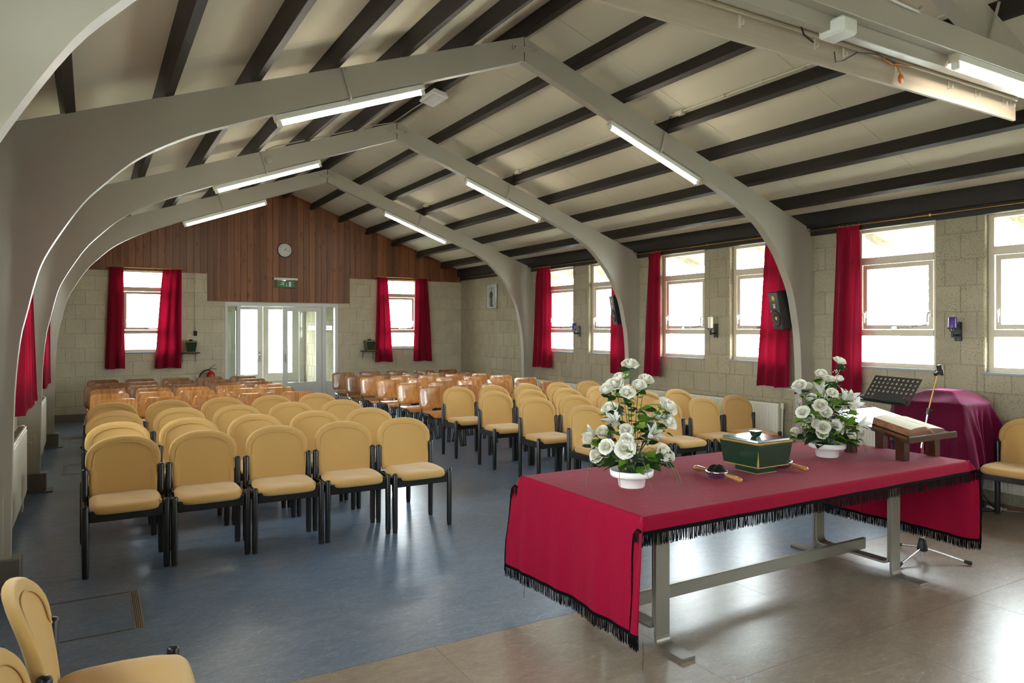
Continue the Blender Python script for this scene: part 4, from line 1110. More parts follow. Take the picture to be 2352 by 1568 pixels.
# ------------------------------------------------------------------ plywood chairs
def make_ply(vmat, tmat, label, rivets):
    t = thing('plywood_chair', label, 'chair', (0,0,0), 0, 'plywood chairs')
    def bx(x, z): return 0.165 + 0.075*((z-0.46)/0.32) + 0.0*x - 0.045*(x/0.215)**2 + 0.020
    # backrest outline with rounded corners
    O = []
    for cx, cz, a0 in ((0.165,0.735,0),(-0.165,0.735,90),(-0.165,0.535,180),(0.165,0.535,270)):
        for k in range(5):
            a = radians(a0+22.5*k); O.append((cx+0.05*cos(a), cz+0.05*sin(a)))
    g = G(); n_ = len(O); vs = []
    ks = [1.0,0.985,0.75,0.5,0.25]
    for sd in (-1, 1):
        for k in ks:
            for x, z in O:
                p, q = x*k, 0.635+(z-0.635)*k
                vs.append((p, bx(p,q)+sd*(0.0055 if k < 1 else 0.0035), q))
    m = len(ks)
    for sd in (0, 1):
        o = sd*m*n_
        for j in range(m-1):
            g_ = [(o+j*n_+i, o+j*n_+(i+1)%n_, o+(j+1)*n_+(i+1)%n_, o+(j+1)*n_+i) for i in range(n_)]
            g.f += [list(q) for q in g_]; g.mi += [0]*n_; g.sm += [True]*n_
        g.f.append([o+(m-1)*n_+i for i in range(n_)]); g.mi.append(0); g.sm.append(True)
    g.f += [[i, m*n_+i, m*n_+(i+1)%n_, (i+1)%n_] for i in range(n_)]; g.mi += [0]*n_; g.sm += [False]*n_
    g.v = vs
    br = g.obj('backrest', vmat, t)
    for x, z in rivets:
        G().lathe([(0.0,-0.0045),(0.0055,-0.003),(0.0065,0.001)],8,(x, bx(x,z)-0.0055, z),'Y').obj('rivet','chrome',br)
    # seat: curved sheet with rounded corners
    def sz(x, y): return 0.452 - 0.012*sin(pi*min(1,max(0,(y+0.20)/0.40))) - (0.055*((-0.14-y)/0.09)**2 if y < -0.14 else 0) + 0.010*(x/0.2)**2
    g = G()
    def se(u, v, th):
        y = -0.225+0.40*v; hw = 0.198*(1-0.10*max(0,(v-0.5)*2)); 
        e = min(v, 1-v)*0.40; 
        if e < 0.04: hw -= 0.04-sqrt(max(0,0.04**2-(0.04-e)**2))
        x = (2*u-1)*hw
        return (x, y, sz(x,y)+th)
    g.grid(lambda u,v: se(u,v,0.0), 8, 12); g.grid(lambda u,v: se(u,v,-0.010), 8, 12)
    for f0 in (lambda u,v: se(0,u,-0.010*v), lambda u,v: se(1,u,-0.010*v), lambda u,v: se(u,0,-0.010*v), lambda u,v: se(u,1,-0.010*v)): g.grid(f0, 12, 1, smooth=False)
    g.obj('seat', vmat, t)
    for s in (-1, 1):
        x = s*0.178
        p = spline([(s*0.165, bx(0.165,0.64)+0.014, 0.66),(s*0.165, bx(0.165,0.54)+0.014, 0.54),(x, 0.165, 0.47),(x, 0.13, 0.435),(x, 0.0, 0.424),(x,-0.08,0.426)],3)
        G().tube(p, 0.010, 7).obj('back_support', tmat, t)
        for off in (-0.014, 0.014):
            f = spline([(x+off*0.6,0.06,0.425),(x+off*0.8,-0.06,0.424),(x+off,-0.135,0.40),(s*0.195+off,-0.195,0.26),(s*0.225+off,-0.272,0.012)],3)
            leg = G().tube(f, 0.0095, 7).obj('leg', tmat, t)
            G().lathe([(0.0115,0.0),(0.0115,0.022),(0.010,0.024)],8,(s*0.225+off,-0.273,0)).obj('foot_cap','rubber',leg)
            f = spline([(x+off,-0.05,0.420),(x+off,0.005,0.40),(s*0.188+off,0.055,0.25),(s*0.21+off,0.125,0.012)],3)
            leg = G().tube(f, 0.0095, 7).obj('leg', tmat, t)
            G().lathe([(0.0115,0.0),(0.0115,0.022),(0.010,0.024)],8,(s*0.21+off,0.126,0)).obj('foot_cap','rubber',leg)
    for y, z in ((-0.05,0.418),(0.08,0.418)): G().tube([(-0.178,y,z),(0.178,y,z)],0.008,6).obj('cross_tube', tmat, t)
    return t
PA = make_ply('ply','blackmetal','', [(-0.185,0.655),(0.185,0.655),(-0.18,0.555),(0.18,0.555)])
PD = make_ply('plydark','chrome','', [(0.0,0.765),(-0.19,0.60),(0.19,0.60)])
for P0 in (PA, PD): KIDS[P0.name] = [(c, [d for d in bpy.data.objects if d.parent == c]) for c in bpy.data.objects if c.parent == P0]
first = {PA.name: True, PD.name: True}
def plyc(P0, x, y, rz, label, group, sc=1.0):
    if first[P0.name]:
        first[P0.name] = False; P0.location = (x,y,0); P0.rotation_euler = (0,0,rz); P0['label'] = label; P0['group'] = group; o = P0
    else: o = dup(P0, (x,y,0), rz, label, group)
    return o
RW_ = ['first','second','third','fourth','fifth','sixth']
TOP = 0.225
L_ROWS = [(PA,[(.255,9.40),(.771,9.43),(1.286,9.42),(1.788,9.37),(2.311,9.37)]),(PA,[(.211,10.24),(.712,10.22),(1.221,10.21),(1.746,10.20),(2.239,10.13)]),
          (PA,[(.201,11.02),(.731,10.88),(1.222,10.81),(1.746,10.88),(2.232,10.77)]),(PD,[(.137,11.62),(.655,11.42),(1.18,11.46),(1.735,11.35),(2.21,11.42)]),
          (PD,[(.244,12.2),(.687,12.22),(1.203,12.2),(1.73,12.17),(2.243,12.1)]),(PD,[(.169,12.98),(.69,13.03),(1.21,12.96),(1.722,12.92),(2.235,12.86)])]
for r, (P0, ps) in enumerate(L_ROWS):
    for c, (x, y) in enumerate(ps):
        k = 'varnished' if P0 is PA else 'dark'
        plyc(P0, x, y-TOP, jit(0.03), f'{k} plywood chair left of the aisle, {RW_[r]} wooden row, {COLN[c]}', 'plywood chairs left of the aisle')
R_ROWS = [(PA,[(4.125,9.24),(4.622,9.245),(5.14,9.29),(5.65,9.21),(6.17,9.30)]),(PA,[(4.092,9.98),(4.625,10.05),(5.145,10.09),(5.66,10.09),(6.19,10.13)]),
          (PA,[(4.096,10.83),(4.61,10.85),(5.17,10.95),(5.642,10.88),(6.155,10.88)]),(PA,[(4.04,11.48),(4.602,11.56),(5.088,11.51),(5.615,11.56),(6.13,11.52)]),
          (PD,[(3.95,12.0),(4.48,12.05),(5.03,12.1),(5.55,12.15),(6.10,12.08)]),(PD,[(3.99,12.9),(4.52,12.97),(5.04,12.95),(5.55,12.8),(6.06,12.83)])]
for r, (P0, ps) in enumerate(R_ROWS):
    for c, (x, y) in enumerate(ps):
        k = 'varnished' if P0 is PA else 'dark'
        plyc(P0, x, y-TOP, jit(0.03), f'{k} plywood chair right of the aisle, {RW_[r]} wooden row, {COLN2[c]}', 'plywood chairs right of the aisle')
# ------------------------------------------------------------------ communion table and its cloth
t = thing('trestle_table','long table with bent grey steel flat-bar legs under the crimson cloth','table',(3.52,3.025,0))
G().box(-1.36,-0.525,0.700,1.36,0.525,0.738).obj('tabletop','lectern',t,bevel=0.004)
def bent(pts, w, th, rad=0.045, n=5):
    """flat bar following pts (y,z), width w in x, thickness th; corners rounded"""
    P = [Vector(p) for p in pts]; out = [P[0]]
    for a, b, c in zip(P, P[1:], P[2:]):
        u, v = (a-b).normalized(), (c-b).normalized()
        for k in range(n+1):
            s = k/n; q = b+u*rad*(1-s)**2+v*rad*s**2; out.append(q)
    out.append(P[-1]); return out
def bar(g, path, xa, xb, th):
    k = len(path); L_ = []; R_ = []
    for i, p in enumerate(path):
        d = (path[min(i+1,k-1)]-path[max(i-1,0)]).normalized(); n_ = Vector((-d.y, d.x))
        L_.append(p+n_*th/2); R_.append(p-n_*th/2)
    poly = L_+R_[::-1]
    vs = [(xa,p.x,p.y) for p in L_]+[(xa,p.x,p.y) for p in R_]+[(xb,p.x,p.y) for p in L_]+[(xb,p.x,p.y) for p in R_]
    fs = []
    for i in range(k-1):
        fs += [(i,i+1,k+i+1,k+i),(2*k+i,2*k+i+1,3*k+i+1,3*k+i),(i,i+1,2*k+i+1,2*k+i),(k+i,k+i+1,3*k+i+1,3*k+i)]
    fs += [(0,k,3*k,2*k),(k-1,2*k-1,4*k-1,3*k-1)]
    g.add(vs, fs)
for xc in (-1.035, 0.950):
    for s in (-1,1):
        g = G(); bar(g, bent([(s*0.285,0.70),(s*0.285,0.008),(s*0.475,0.008)],0,0), xc-0.044, xc+0.044, 0.014)
        g.obj('leg','steel',t,bevel=0.002)
    g = G(); bar(g, bent([(-0.268,0.62),(-0.268,0.085),(0.268,0.085),(0.268,0.62)],0,0), xc-0.044, xc+0.044, 0.012)
    g.obj('leg_brace','steel',t,bevel=0.002)
G().box(-1.16,-0.013,0.0915,1.06,0.013,0.166).obj('stretcher','steel',t,bevel=0.003)

CX0, CX1, CY0, CY1, CZ = 2.150, 4.890, 2.492, 3.562, 0.746
LD = {'L':0.555,'R':0.525,'F':0.092,'B':0.10}
def cloth_path():
    """closed path round the table: (base point, normal, kind, phi, Da, Db, outdir)"""
    r = []
    PH = [0,2,4,6,8,9.4,10.6,12,14,17,21,27,36,50,70,90]
    def side(a, b, nrm, D, n):
        for k in range(1, n): r.append((Vector(a).lerp(Vector(b), k/n), Vector(nrm), D, 0.0, None))
    def corner(c, n1, n2, D1, D2, od, rev=False):
        L_ = []
        for ph in PH:
            f = radians(ph); D = min(D1/max(cos(f),1e-6), D2/max(sin(f),1e-6))
            nrm = (Vector(n1)*cos(f)+Vector(n2)*sin(f)).normalized()
            L_.append((Vector(c), nrm, D, D*sin(f)*(max(0,cos(f))**0.35), Vector(od)))
        r.extend(L_[::-1] if rev else L_)
    # go: left side (far -> near), near-left corner, front (left->right), near-right, right, far-right, back, far-left
    side((CX0,CY1),(CX0,CY0),(-1,0),LD['L'],36)
    corner((CX0,CY0),(-1,0),(0,-1),LD['L'],LD['F'],(-0.22,0.60))
    side((CX0,CY0),(CX1,CY0),(0,-1),LD['F'],90)
    corner((CX1,CY0),(1,0),(0,-1),LD['R'],LD['F'],(0.42,-0.45),True)
    side((CX1,CY0),(CX1,CY1),(1,0),LD['R'],36)
    corner((CX1,CY1),(1,0),(0,1),LD['R'],LD['B'],(0.3,0.6))
    side((CX1,CY1),(CX0,CY1),(0,1),LD['B'],60)
    corner((CX0,CY1),(-1,0),(0,1),LD['L'],LD['B'],(-0.14,1.0),True)
    return r
CP = cloth_path(); NP = len(CP)
arc = [0.0]
for a, b in zip(CP, CP[1:]): arc.append(arc[-1]+max((b[0]-a[0]).length, 0.012))
rr = 0.016
def cloth_pt(i, t_):
    b, nrm, D, h, od = CP[i]; s = arc[i]
    if t_ < 0.0: return (b.x-nrm.x*rr, b.y-nrm.y*rr, CZ)
    a0 = pi/2*rr
    d = t_*D
    if d < a0:
        a = d/rr; o = rr*sin(a)-rr; z = CZ-rr*(1-cos(a))
    else:
        o = 0.0; z = CZ-rr-(d-a0)
    q = max(0,d-0.03)
    long_ = min(1, D/0.4)**2
    wave = (0.011*sin(s*8.5+0.5)+0.007*sin(s*19+1.0)+0.004*sin(s*37))*min(1,q/0.4)*long_ + 0.0025*sin(s*13)*min(1,q/0.06)
    o += wave + 0.035*q*long_*(0.3 if nrm.x > 0.5 else 1)
    x, y = b.x+nrm.x*o, b.y+nrm.y*o
    if od is not None and h > 0:
        e = t_**1.4; x += od.x*h*e; y += od.y*h*e
        z += (1-sqrt(max(0.0,1-(min(0.95,h/max(D,1e-6)))**2)))*D*e
    return (x, y, z)
tc = thing('tablecloth','crimson table cloth with black fringe over the long table','tablecloth',(3.52,3.025,CZ))
TV = [-1.0]+[0.004,0.010,0.02,0.034,0.05,0.08,0.13,0.2,0.3,0.4,0.5,0.6,0.7,0.8,0.9,1.0]
g = G(); vs = []
for tt in TV: vs += [cloth_pt(i, tt) for i in range(NP)]
m = len(TV)
# nearly-zero rows on the short drops must still follow the rounded edge
g.add(vs, [(j*NP+i, j*NP+(i+1)%NP, (j+1)*NP+(i+1)%NP, (j+1)*NP+i) for j in range(m-1) for i in range(NP)], 0, True)
g.grid(lambda u,v: (CX0+rr+(CX1-CX0-2*rr)*u, CY0+rr+(CY1-CY0-2*rr)*v, CZ), 30, 14)
Minv = Matrix.Translation(-Vector(tc.location))
g.xf(Minv); g.obj('cloth','tcloth',tc)
hem = [Vector(cloth_pt(i,1.0)) for i in range(NP)]; hem2 = [Vector(cloth_pt(i,max(0.0,1-0.018/CP[i][2]))) for i in range(NP)]
g = G(); 
hv = []
for i in range(NP):
    n_ = CP[i][1]; o = Vector((n_.x,n_.y,0))*0.003
    hv.append((hem2[i]+o, hem[i]+o, hem[i]-o, hem2[i]-o))
for i in range(NP):
    a, b = hv[i], hv[(i+1)%NP]
    g.add([a[0],a[1],a[2],a[3],b[0],b[1],b[2],b[3]],[(0,4,5,1),(1,5,6,2),(2,6,7,3)],0,False)
g.xf(Minv); g.obj('hem_band','fringe',tc)
rnd = random.Random(11); g = G()
for i in range(NP):
    a, b = hem[i], hem[(i+1)%NP]; L_ = (b-a).length
    if L_ < 1e-4: continue
    n_ = max(1, int(L_/0.0027))
    for k in range(n_):
        p = a.lerp(b, (k+rnd.random())/n_); tv = Vector((b.x-a.x,b.y-a.y,0)); 
        if tv.length < 1e-5: tv = Vector((1,0,0))
        tv.normalize(); nv = Vector((-tv.y,tv.x,0)); o = nv*rnd.uniform(-0.004,0.004); w = tv*rnd.uniform(0.0012,0.0024); l = rnd.uniform(0.042,0.058)
        sw = tv*rnd.uniform(-0.004,0.004); p = p+o
        g.add([p-w,p+w,p+w+sw*0.5-Vector((0,0,l*0.5)),p-w+sw*0.5-Vector((0,0,l*0.5)),p+w+sw-Vector((0,0,l)),p-w+sw-Vector((0,0,l))],[(0,1,2,3),(3,2,4,5)])
for p, l in ((hem[36+5+36-36],0.12),(Vector((2.15,2.495,0.185)),0.13),(Vector((2.135,3.5,0.19)),0.13),(Vector((3.75,2.49,0.655)),0.095)):
    g.tube([p, p+Vector((0.002,0,-l*0.5)), p+Vector((0,0.002,-l))],0.0011,4)
g.xf(Minv); tag(g.obj('fringe','fringe',tc), kind='stuff')

# ------------------------------------------------------------------ flower arrangements
def rose_mesh(seed, open_=1.0, R=0.036):
    rnd = random.Random(seed); g = G()
    # layers from the tight bud outwards: petals, radius, height, closing at the tip, flare of the rim, half width
    for lay, (n_, r0, h, cl, fl, w) in enumerate([(3,0.24,1.22,0.20,0.0,1.30),(4,0.42,1.20,0.20,0.05,1.0),(5,0.60,1.12,0.08,0.22*open_,0.85),(5,0.76,0.98,0.0,0.50*open_,0.80),(5,0.86,0.78,0.0,0.78*open_,0.75)]):
        a0 = rnd.uniform(0,6)
        for k in range(n_):
            ac = a0+2*pi*k/n_+rnd.uniform(-0.15,0.15); hh = h*rnd.uniform(0.94,1.05); ff = fl*rnd.uniform(0.7,1.35)
            def fn(u, v):
                uu = (u-0.5)*2; a = ac+uu*w*(0.4+0.6*min(1,v*1.5))*(1-0.25*max(0,v-0.75)*4*abs(uu))
                r = r0*(0.22+0.78*sin(min(1,v*1.3)*pi/2)) - cl*v**3 + ff*max(0,v-0.55)**2*2.6 + 0.04*uu*uu*v
                z = hh*v*(1-0.14*uu*uu*v) - 0.42*ff*max(0,v-0.72)**1.2*2
                return (R*r*cos(a), R*r*sin(a), R*z*1.12)
            g.grid(fn, 4, 5)
    g.lathe([(0.0,-0.008),(0.007,-0.006),(0.012,0.0),(0.010,0.006)],8,(0,0,0),mi=1)
    for k in range(4):
        a = k*pi/2+0.4
        g.add([(0.006*cos(a-0.5),0.006*sin(a-0.5),0.0),(0.006*cos(a+0.5),0.006*sin(a+0.5),0.0),(0.022*cos(a),0.022*sin(a),0.004)],[(0,1,2)],1)
    return g.mesh('rose',['petal','stem'])
def lily_mesh(seed, R=0.085):
    rnd = random.Random(seed); g = G()
    for k in range(6):
        ac = 2*pi*k/6+rnd.uniform(-0.1,0.1); l = rnd.uniform(0.9,1.08); cv = rnd.uniform(0.8,1.2)
        def fn(u, v):
            uu = (u-0.5)*2; w = 0.20*sin(pi*min(1,v*0.92+0.08))**0.8
            out = 0.10+0.62*v*v*cv; z = 0.95*v*l-0.18*v**4*cv
            r = out+0.03*(1-uu*uu); x, y = r*cos(ac)-uu*w*sin(ac), r*sin(ac)+uu*w*cos(ac)
            return (R*x, R*y, R*z)
        g.grid(fn, 4, 7)
    for k in range(5):
        a = 2*pi*k/5; g.tube([(0,0,0),(R*0.12*cos(a),R*0.12*sin(a),R*0.5),(R*0.25*cos(a),R*0.25*sin(a),R*0.85)],0.0012,4,mi=1)
    g.tube([(0,0,-0.03),(0,0,0.012)],0.004,6,mi=1)
    return g.mesh('lily',['lily','leafl'])
def leaf_mesh(L=0.05, W=0.017, mat='leafd', pts=5, lobed=False):
    g = G()
    def fn(u, v):
        uu = (u-0.5)*2; w = W*sin(pi*(v**0.8))*(1+(0.35*sin(v*pi*5) if lobed else 0))
        return (uu*w, L*v, 0.25*abs(uu)*w - 0.25*L*v*v*0.6)
    g.grid(fn, 2, pts if not lobed else 10)
    return g.mesh('leaf', mat)
ROSES = [rose_mesh(s, o) for s, o in ((1,0.7),(2,1.0),(3,0.3),(4,1.25))]
LILIES = [lily_mesh(5), lily_mesh(6)]
LEAVES = [leaf_mesh(0.055,0.018,'leafd'), leaf_mesh(0.048,0.020,'leafd'), leaf_mesh(0.062,0.018,'leafl'), leaf_mesh(0.05,0.022,'leafl'), leaf_mesh(0.135,0.048,'leafd',7), leaf_mesh(0.10,0.026,'leafl',8,True)]
gp_ = G(); rnd = random.Random(3)
for k in range(14):
    c = Vector((rnd.uniform(-1,1),rnd.uniform(-1,1),rnd.uniform(-0.6,0.9)))*0.020
    gp_.lathe([(0.0,-0.004),(0.0045,0.0),(0.0,0.004)],6,c); gp_.tube([(0,0,-0.03),tuple(c)],0.0007,3,mi=1)
GYP = gp_.mesh('gypsophila',['petal','stem'])
def orient(d, roll):
    d = Vector(d).normalized(); q = Vector((0,0,1)).rotation_difference(d)
    return (q.to_matrix() @ Matrix.Rotation(roll,3,'Z')).to_euler()
def leaf_rot(d, rnd):
    d = Vector(d).normalized(); x = d.cross(Vector((0,0,1)))
    if x.length < 0.1: x = Vector((1,0,0))
    x.normalize(); z = x.cross(d)
    return (Matrix((x,d,z)).transposed() @ Matrix.Rotation(rnd.uniform(-0.6,0.6),3,'Y')).to_euler()
def arrangement(loc, label, roses, lilies, gyps, seed, sc):
    rnd = random.Random(seed)
    t = thing('flower_arrangement', label, 'flowers', loc, 0, 'white flower arrangements')
    G().lathe([(0.0,0.0),(0.066,0.0),(0.070,0.006),(0.076,0.052),(0.108,0.058),(0.115,0.064),(0.117,0.092),(0.112,0.094),(0.108,0.070),(0.0,0.070)],40).obj('pot','pot',t)
    G().lathe([(0.0,0.085),(0.05,0.082),(0.09,0.0715)],16).obj('foam','stem',t)
    def stem(p, r=0.0018):
        p = Vector(p); b = Vector((rnd.uniform(-0.03,0.03),rnd.uniform(-0.03,0.03),0.075))
        mid = b.lerp(p,0.55); mid.x *= 0.75; mid.y *= 0.75
        G().tube(spline([b,mid,p],4), r, 5).obj('stem','stem',t); return b, mid
    def leaf(p, d, which, s=1.0):
        o = link('leaf', LEAVES[which], t, p, leaf_rot(d, rnd)); o.scale = (s,s,s)
    cc = Vector((0,0,0.20))
    for i, p in enumerate(roses):
        p = Vector(p); d = (p-cc); d.z = abs(d.z)*0.6+0.10; d += Vector((-0.10,-0.16,0.0))
        o = link('rose', ROSES[(i*7+seed)%4], t, p-Vector((0,0,0.018)), orient(d, rnd.uniform(0,6))); s = rnd.uniform(0.85,1.12)*sc; o.scale = (s,s,s)
        b, mid = stem(p-Vector((0,0,0.02)))
        for k in range(5):
            a = rnd.uniform(0,2*pi); q = p+Vector((0,0,-rnd.uniform(0.025,0.075)))
            leaf(q, (cos(a),sin(a),rnd.uniform(-0.4,0.35)), rnd.choice([0,0,1,1,2,3]), rnd.uniform(0.85,1.25))
        for k in range(2):
            q = Vector(mid).lerp(p, rnd.uniform(0.0,0.6)); a = rnd.uniform(0,2*pi)
            leaf(q, (cos(a),sin(a),rnd.uniform(-0.2,0.5)), rnd.choice([0,1,0,1,2]), rnd.uniform(0.9,1.3))
    for i, p in enumerate(lilies):
        p = Vector(p); d = (p-Vector((0,0,0.22))).normalized(); d.z = abs(d.z)+0.25
        o = link('lily', LILIES[i%2], t, p, orient(d, rnd.uniform(0,6))); stem(p)
    for p in gyps:
        link('gypsophila', GYP, t, p, (rnd.uniform(-0.5,0.5),rnd.uniform(-0.5,0.5),rnd.uniform(0,6)))
    for k in range(84):      # foliage filling the lower half
        a = rnd.uniform(0,2*pi); z = rnd.uniform(0.10,0.42); r = (0.05+0.11*rnd.random())*(1.15-z)
        leaf((r*cos(a),r*sin(a),z), (cos(a),sin(a),rnd.uniform(-0.35,0.45)), rnd.choice([0,0,0,1,1,2,2,3]), rnd.uniform(1.05,1.6))
    for k in range(11):      # large dark leaves over the rim
        a = 2*pi*k/11+rnd.uniform(-0.2,0.2)
        leaf((0.06*cos(a),0.06*sin(a),0.10+rnd.uniform(0,0.06)), (cos(a),sin(a),rnd.uniform(-0.25,0.35)), 4, rnd.uniform(0.7,1.05))
    for k in range(7):
        a = rnd.uniform(-1.6,0.9); leaf((0.11*cos(a),0.11*sin(a),rnd.uniform(0.15,0.45)), (cos(a),sin(a),rnd.uniform(-0.3,0.4)), 5, rnd.uniform(0.7,1.0))
    for k in range(9):       # long arching grass blades
        a = rnd.uniform(0,2*pi); l = rnd.uniform(0.18,0.30)
        G().tube(spline([(0.05*cos(a),0.05*sin(a),0.12),(0.5*l*cos(a),0.5*l*sin(a),0.20),(0.85*l*cos(a),0.85*l*sin(a),0.12),(l*cos(a+0.1),l*sin(a+0.1),0.015)],4),[0.0014]*12+[0.0006],4).obj('grass_blade','dry',t)
A1 = [(0.013,-0.008,0.659),(-0.002,0.047,0.581),(-0.066,0.015,0.555),(-0.108,0.029,0.529),(0.103,-0.026,0.575),(0.02,-0.07,0.555),(-0.051,-0.063,0.521),(0.161,-0.095,0.456),(0.149,-0.145,0.441),(0.125,-0.004,0.365),(0.168,-0.122,0.361),(-0.157,-0.001,0.316),(-0.044,-0.044,0.32),(-0.091,-0.109,0.285),(-0.107,-0.111,0.244),(-0.167,0.098,0.268),(-0.166,-0.042,0.248),(-0.129,0.076,0.182),(0.116,-0.138,0.211),(0.165,-0.132,0.182),(-0.044,0.084,0.418),(0.171,-0.043,0.376)]
B1 = [(0.105,-0.062,0.637),(0.004,-0.002,0.55),(0.079,0.012,0.516),(0.103,-0.061,0.522),(-0.113,0.066,0.478),(-0.045,0.061,0.469),(0.014,-0.078,0.438),(-0.048,0.028,0.392),(-0.088,-0.064,0.359),(-0.075,-0.095,0.319),(-0.098,0.058,0.305),(-0.126,-0.065,0.243),(-0.107,-0.099,0.227),(-0.078,-0.07,0.184),(0.027,-0.085,0.228),(-0.136,0.08,0.175),(0.111,-0.135,0.164),(0.207,-0.122,0.184),(0.168,-0.098,0.343),(0.217,-0.07,0.299),(0.095,-0.009,0.514),(-0.026,0.062,0.257)]
P1, P2 = Vector((2.515,3.01,CZ+0.001)), Vector((4.225,3.055,CZ+0.001))
sh1 = Vector((2.50,3.03,0.745))-P1; sh2 = Vector((4.20,3.09,0.745))-P2
arrangement(P1, 'white rose and lily arrangement at the left end of the crimson table', [Vector(p)+sh1 for p in A1],
            [Vector(p)+sh1 for p in [(-0.098,-0.035,0.341),(0.036,-0.137,0.281),(-0.135,0.103,0.27)]], [], 21, 1.0)
arrangement(P2, 'white rose and lily arrangement beside the open book on the table', [Vector(p)+sh2 for p in B1],
            [Vector(p)+sh2 for p in [(-0.038,-0.036,0.425),(-0.115,0.067,0.42),(0.089,-0.11,0.382),(0.203,-0.142,0.211),(0.209,-0.065,0.367),(0.207,-0.098,0.322)]],
            [Vector(p)+sh2 for p in [(0.124,-0.073,0.591),(0.095,-0.056,0.56),(-0.072,-0.074,0.406),(-0.121,0.071,0.358),(0.089,-0.11,0.32),(-0.029,-0.099,0.269),(-0.133,0.02,0.206)]], 33, 0.95)

# ------------------------------------------------------------------ green box, collection bags
t = thing('lidded_box','large dark green lacquered box with gilt edges and lid on the crimson cloth','box',(3.437,2.970,CZ+0.001))
def frus(g, b, a, z0, z1, mi=0): return g.hexa([(-b,-b,z0),(b,-b,z0),(b,b,z0),(-b,b,z0),(-a,-a,z1),(a,-a,z1),(a,a,z1),(-a,a,z1)], mi)
frus(G(),0.083,0.083,0.004,0.044).obj('foot','green',t); frus(G(),0.0845,0.0845,0.0,0.0038).obj('gilt_foot_edge','gold',t)
bd = frus(G(),0.131,0.147,0.050,0.180).obj('body','green',t,bevel=0.0015); frus(G(),0.1325,0.1325,0.0445,0.0495).obj('gilt_base_edge','gold',t)
frus(G(),0.148,0.150,0.1805,0.186).obj('gilt_rim','gold',t); frus(G(),0.146,0.146,0.1865,0.191).obj('gilt_rim','gold',t)
frus(G(),0.137,0.134,0.1915,0.205).obj('lid','green',t,bevel=0.002)
frus(G(),0.018,0.028,0.2055,0.238).obj('knob','green',t,bevel=0.001)
for sx,sy in ((-1,-1),(1,1)):
    c = lambda k, z: (sx*(k+0.0008), sy*(k+0.0008), z)
    a, b = 0.131, 0.145
    g = G().add([c(a,0.051),(sx*(a-0.009),sy*(a+0.0008),0.051),c(b-0.0006,0.150)],[(0,1,2)]); g.add([c(a,0.051),(sx*(a+0.0008),sy*(a-0.009),0.051),c(b-0.0006,0.150)],[(0,1,2)])
    g.obj('gilt_wedge','gold',bd)
def bag(loc, rz, label):
    t = thing('collection_bag', label, 'collection bag', loc, rz, 'collection bags on the table')
    G().lathe([(0.0,0.0),(0.056,0.0),(0.060,0.006),(0.0615,0.028)],32).obj('leather_base','purplefelt',t)
    G().lathe([(0.0615,0.0285),(0.0645,0.030),(0.0645,0.040),(0.060,0.042),(0.057,0.036)],32,cap=False).obj('ring','chrome',t)
    def dome(u, v):
        a = 2*pi*u; r = 0.057*(1-v)**0.75; z = 0.030+0.042*sin(v*pi/2)**0.8
        f = 1+0.10*sin(a*5+v*3)*sin(pi*min(1,v+0.15)); q = 0.006*sin(a*3+1)*v*(1-v)*4
        return (r*f*cos(a), r*f*sin(a), z+q)
    G().grid(dome, 32, 10, closed=True).obj('velvet_bag','blackvelvet',t)
    for s in (-1,1):
        pf = [(0.0,0.0),(0.009,0.001),(0.0115,0.010),(0.012,0.035),(0.0145,0.075),(0.0165,0.105),(0.0155,0.122),(0.009,0.131),(0.0,0.133)]
        g = G().lathe(pf,18,(0,0,0),'Y'); g.xf(Matrix.Translation((0,s*0.072,0.029)) @ Matrix.Rotation(radians(0 if s>0 else 180),4,'Z') @ Matrix.Rotation(radians(-4),4,'X'))
        h = g.obj('handle','handlewood',t)
        g = G().tube([(0,s*0.060,0.034),(0,s*0.076,0.030)],0.005,8); g.obj('ferrule','chrome',t)
bag((3.088,2.945,CZ+0.001),radians(-7),'collection bag with two wooden handles left of the green box')
bag((3.560,2.790+0.03,CZ+0.001) if False else (3.665,2.965,CZ+0.001),radians(-7),'collection bag mostly hidden behind the green box, one handle showing')

# ------------------------------------------------------------------ book stand and open book
t = thing('book_stand','low dark varnished wooden book stand on the table','book stand',(4.735,2.94,CZ+0.001))
x0, x1, y0, y1 = -0.275, 0.275, -0.285, 0.287; za, zb = 0.145, 0.269
G().hexa([(x0,y0,za-0.022),(x1,y0,za-0.022),(x1,y1,zb-0.022),(x0,y1,zb-0.022),(x0,y0,za),(x1,y0,za),(x1,y1,zb),(x0,y1,zb)]).obj('slope','lectern',t,bevel=0.003)
G().hexa([(x0,y0-0.018,za-0.024),(x1,y0-0.018,za-0.024),(x1,y0-0.0005,za-0.020),(x0,y0-0.0005,za-0.020),(x0,y0-0.018,za+0.014),(x1,y0-0.018,za+0.014),(x1,y0-0.0005,za+0.018),(x0,y0-0.0005,za+0.018)]).obj('lip','lectern',t,bevel=0.003)
sl = (zb-za)/(y1-y0)
for x in (-0.215,0.135):
    for y in (-0.22,0.145):
        zt = za-0.022+sl*(y-y0)
        G().hexa([(x-0.03,y-0.03,0),(x+0.03,y-0.03,0),(x+0.03,y+0.03,0),(x-0.03,y+0.03,0),(x-0.03,y-0.03,zt-sl*0.03),(x+0.03,y-0.03,zt-sl*0.03),(x+0.03,y+0.03,zt+sl*0.03),(x-0.03,y+0.03,zt+sl*0.03)]).obj('leg','lectern',t,bevel=0.002)
al = math.atan(sl)
m_ = M('printed_page'); v_ = m_.coord('Object')
wv = m_.n('ShaderNodeTexWave', {'Vector': v_, 'Scale': 46.0, 'Distortion': 0.0}, bands_direction='Y')
ns = m_.noise(m_.coord('Object',(900,40,1)), 1.0, 2)
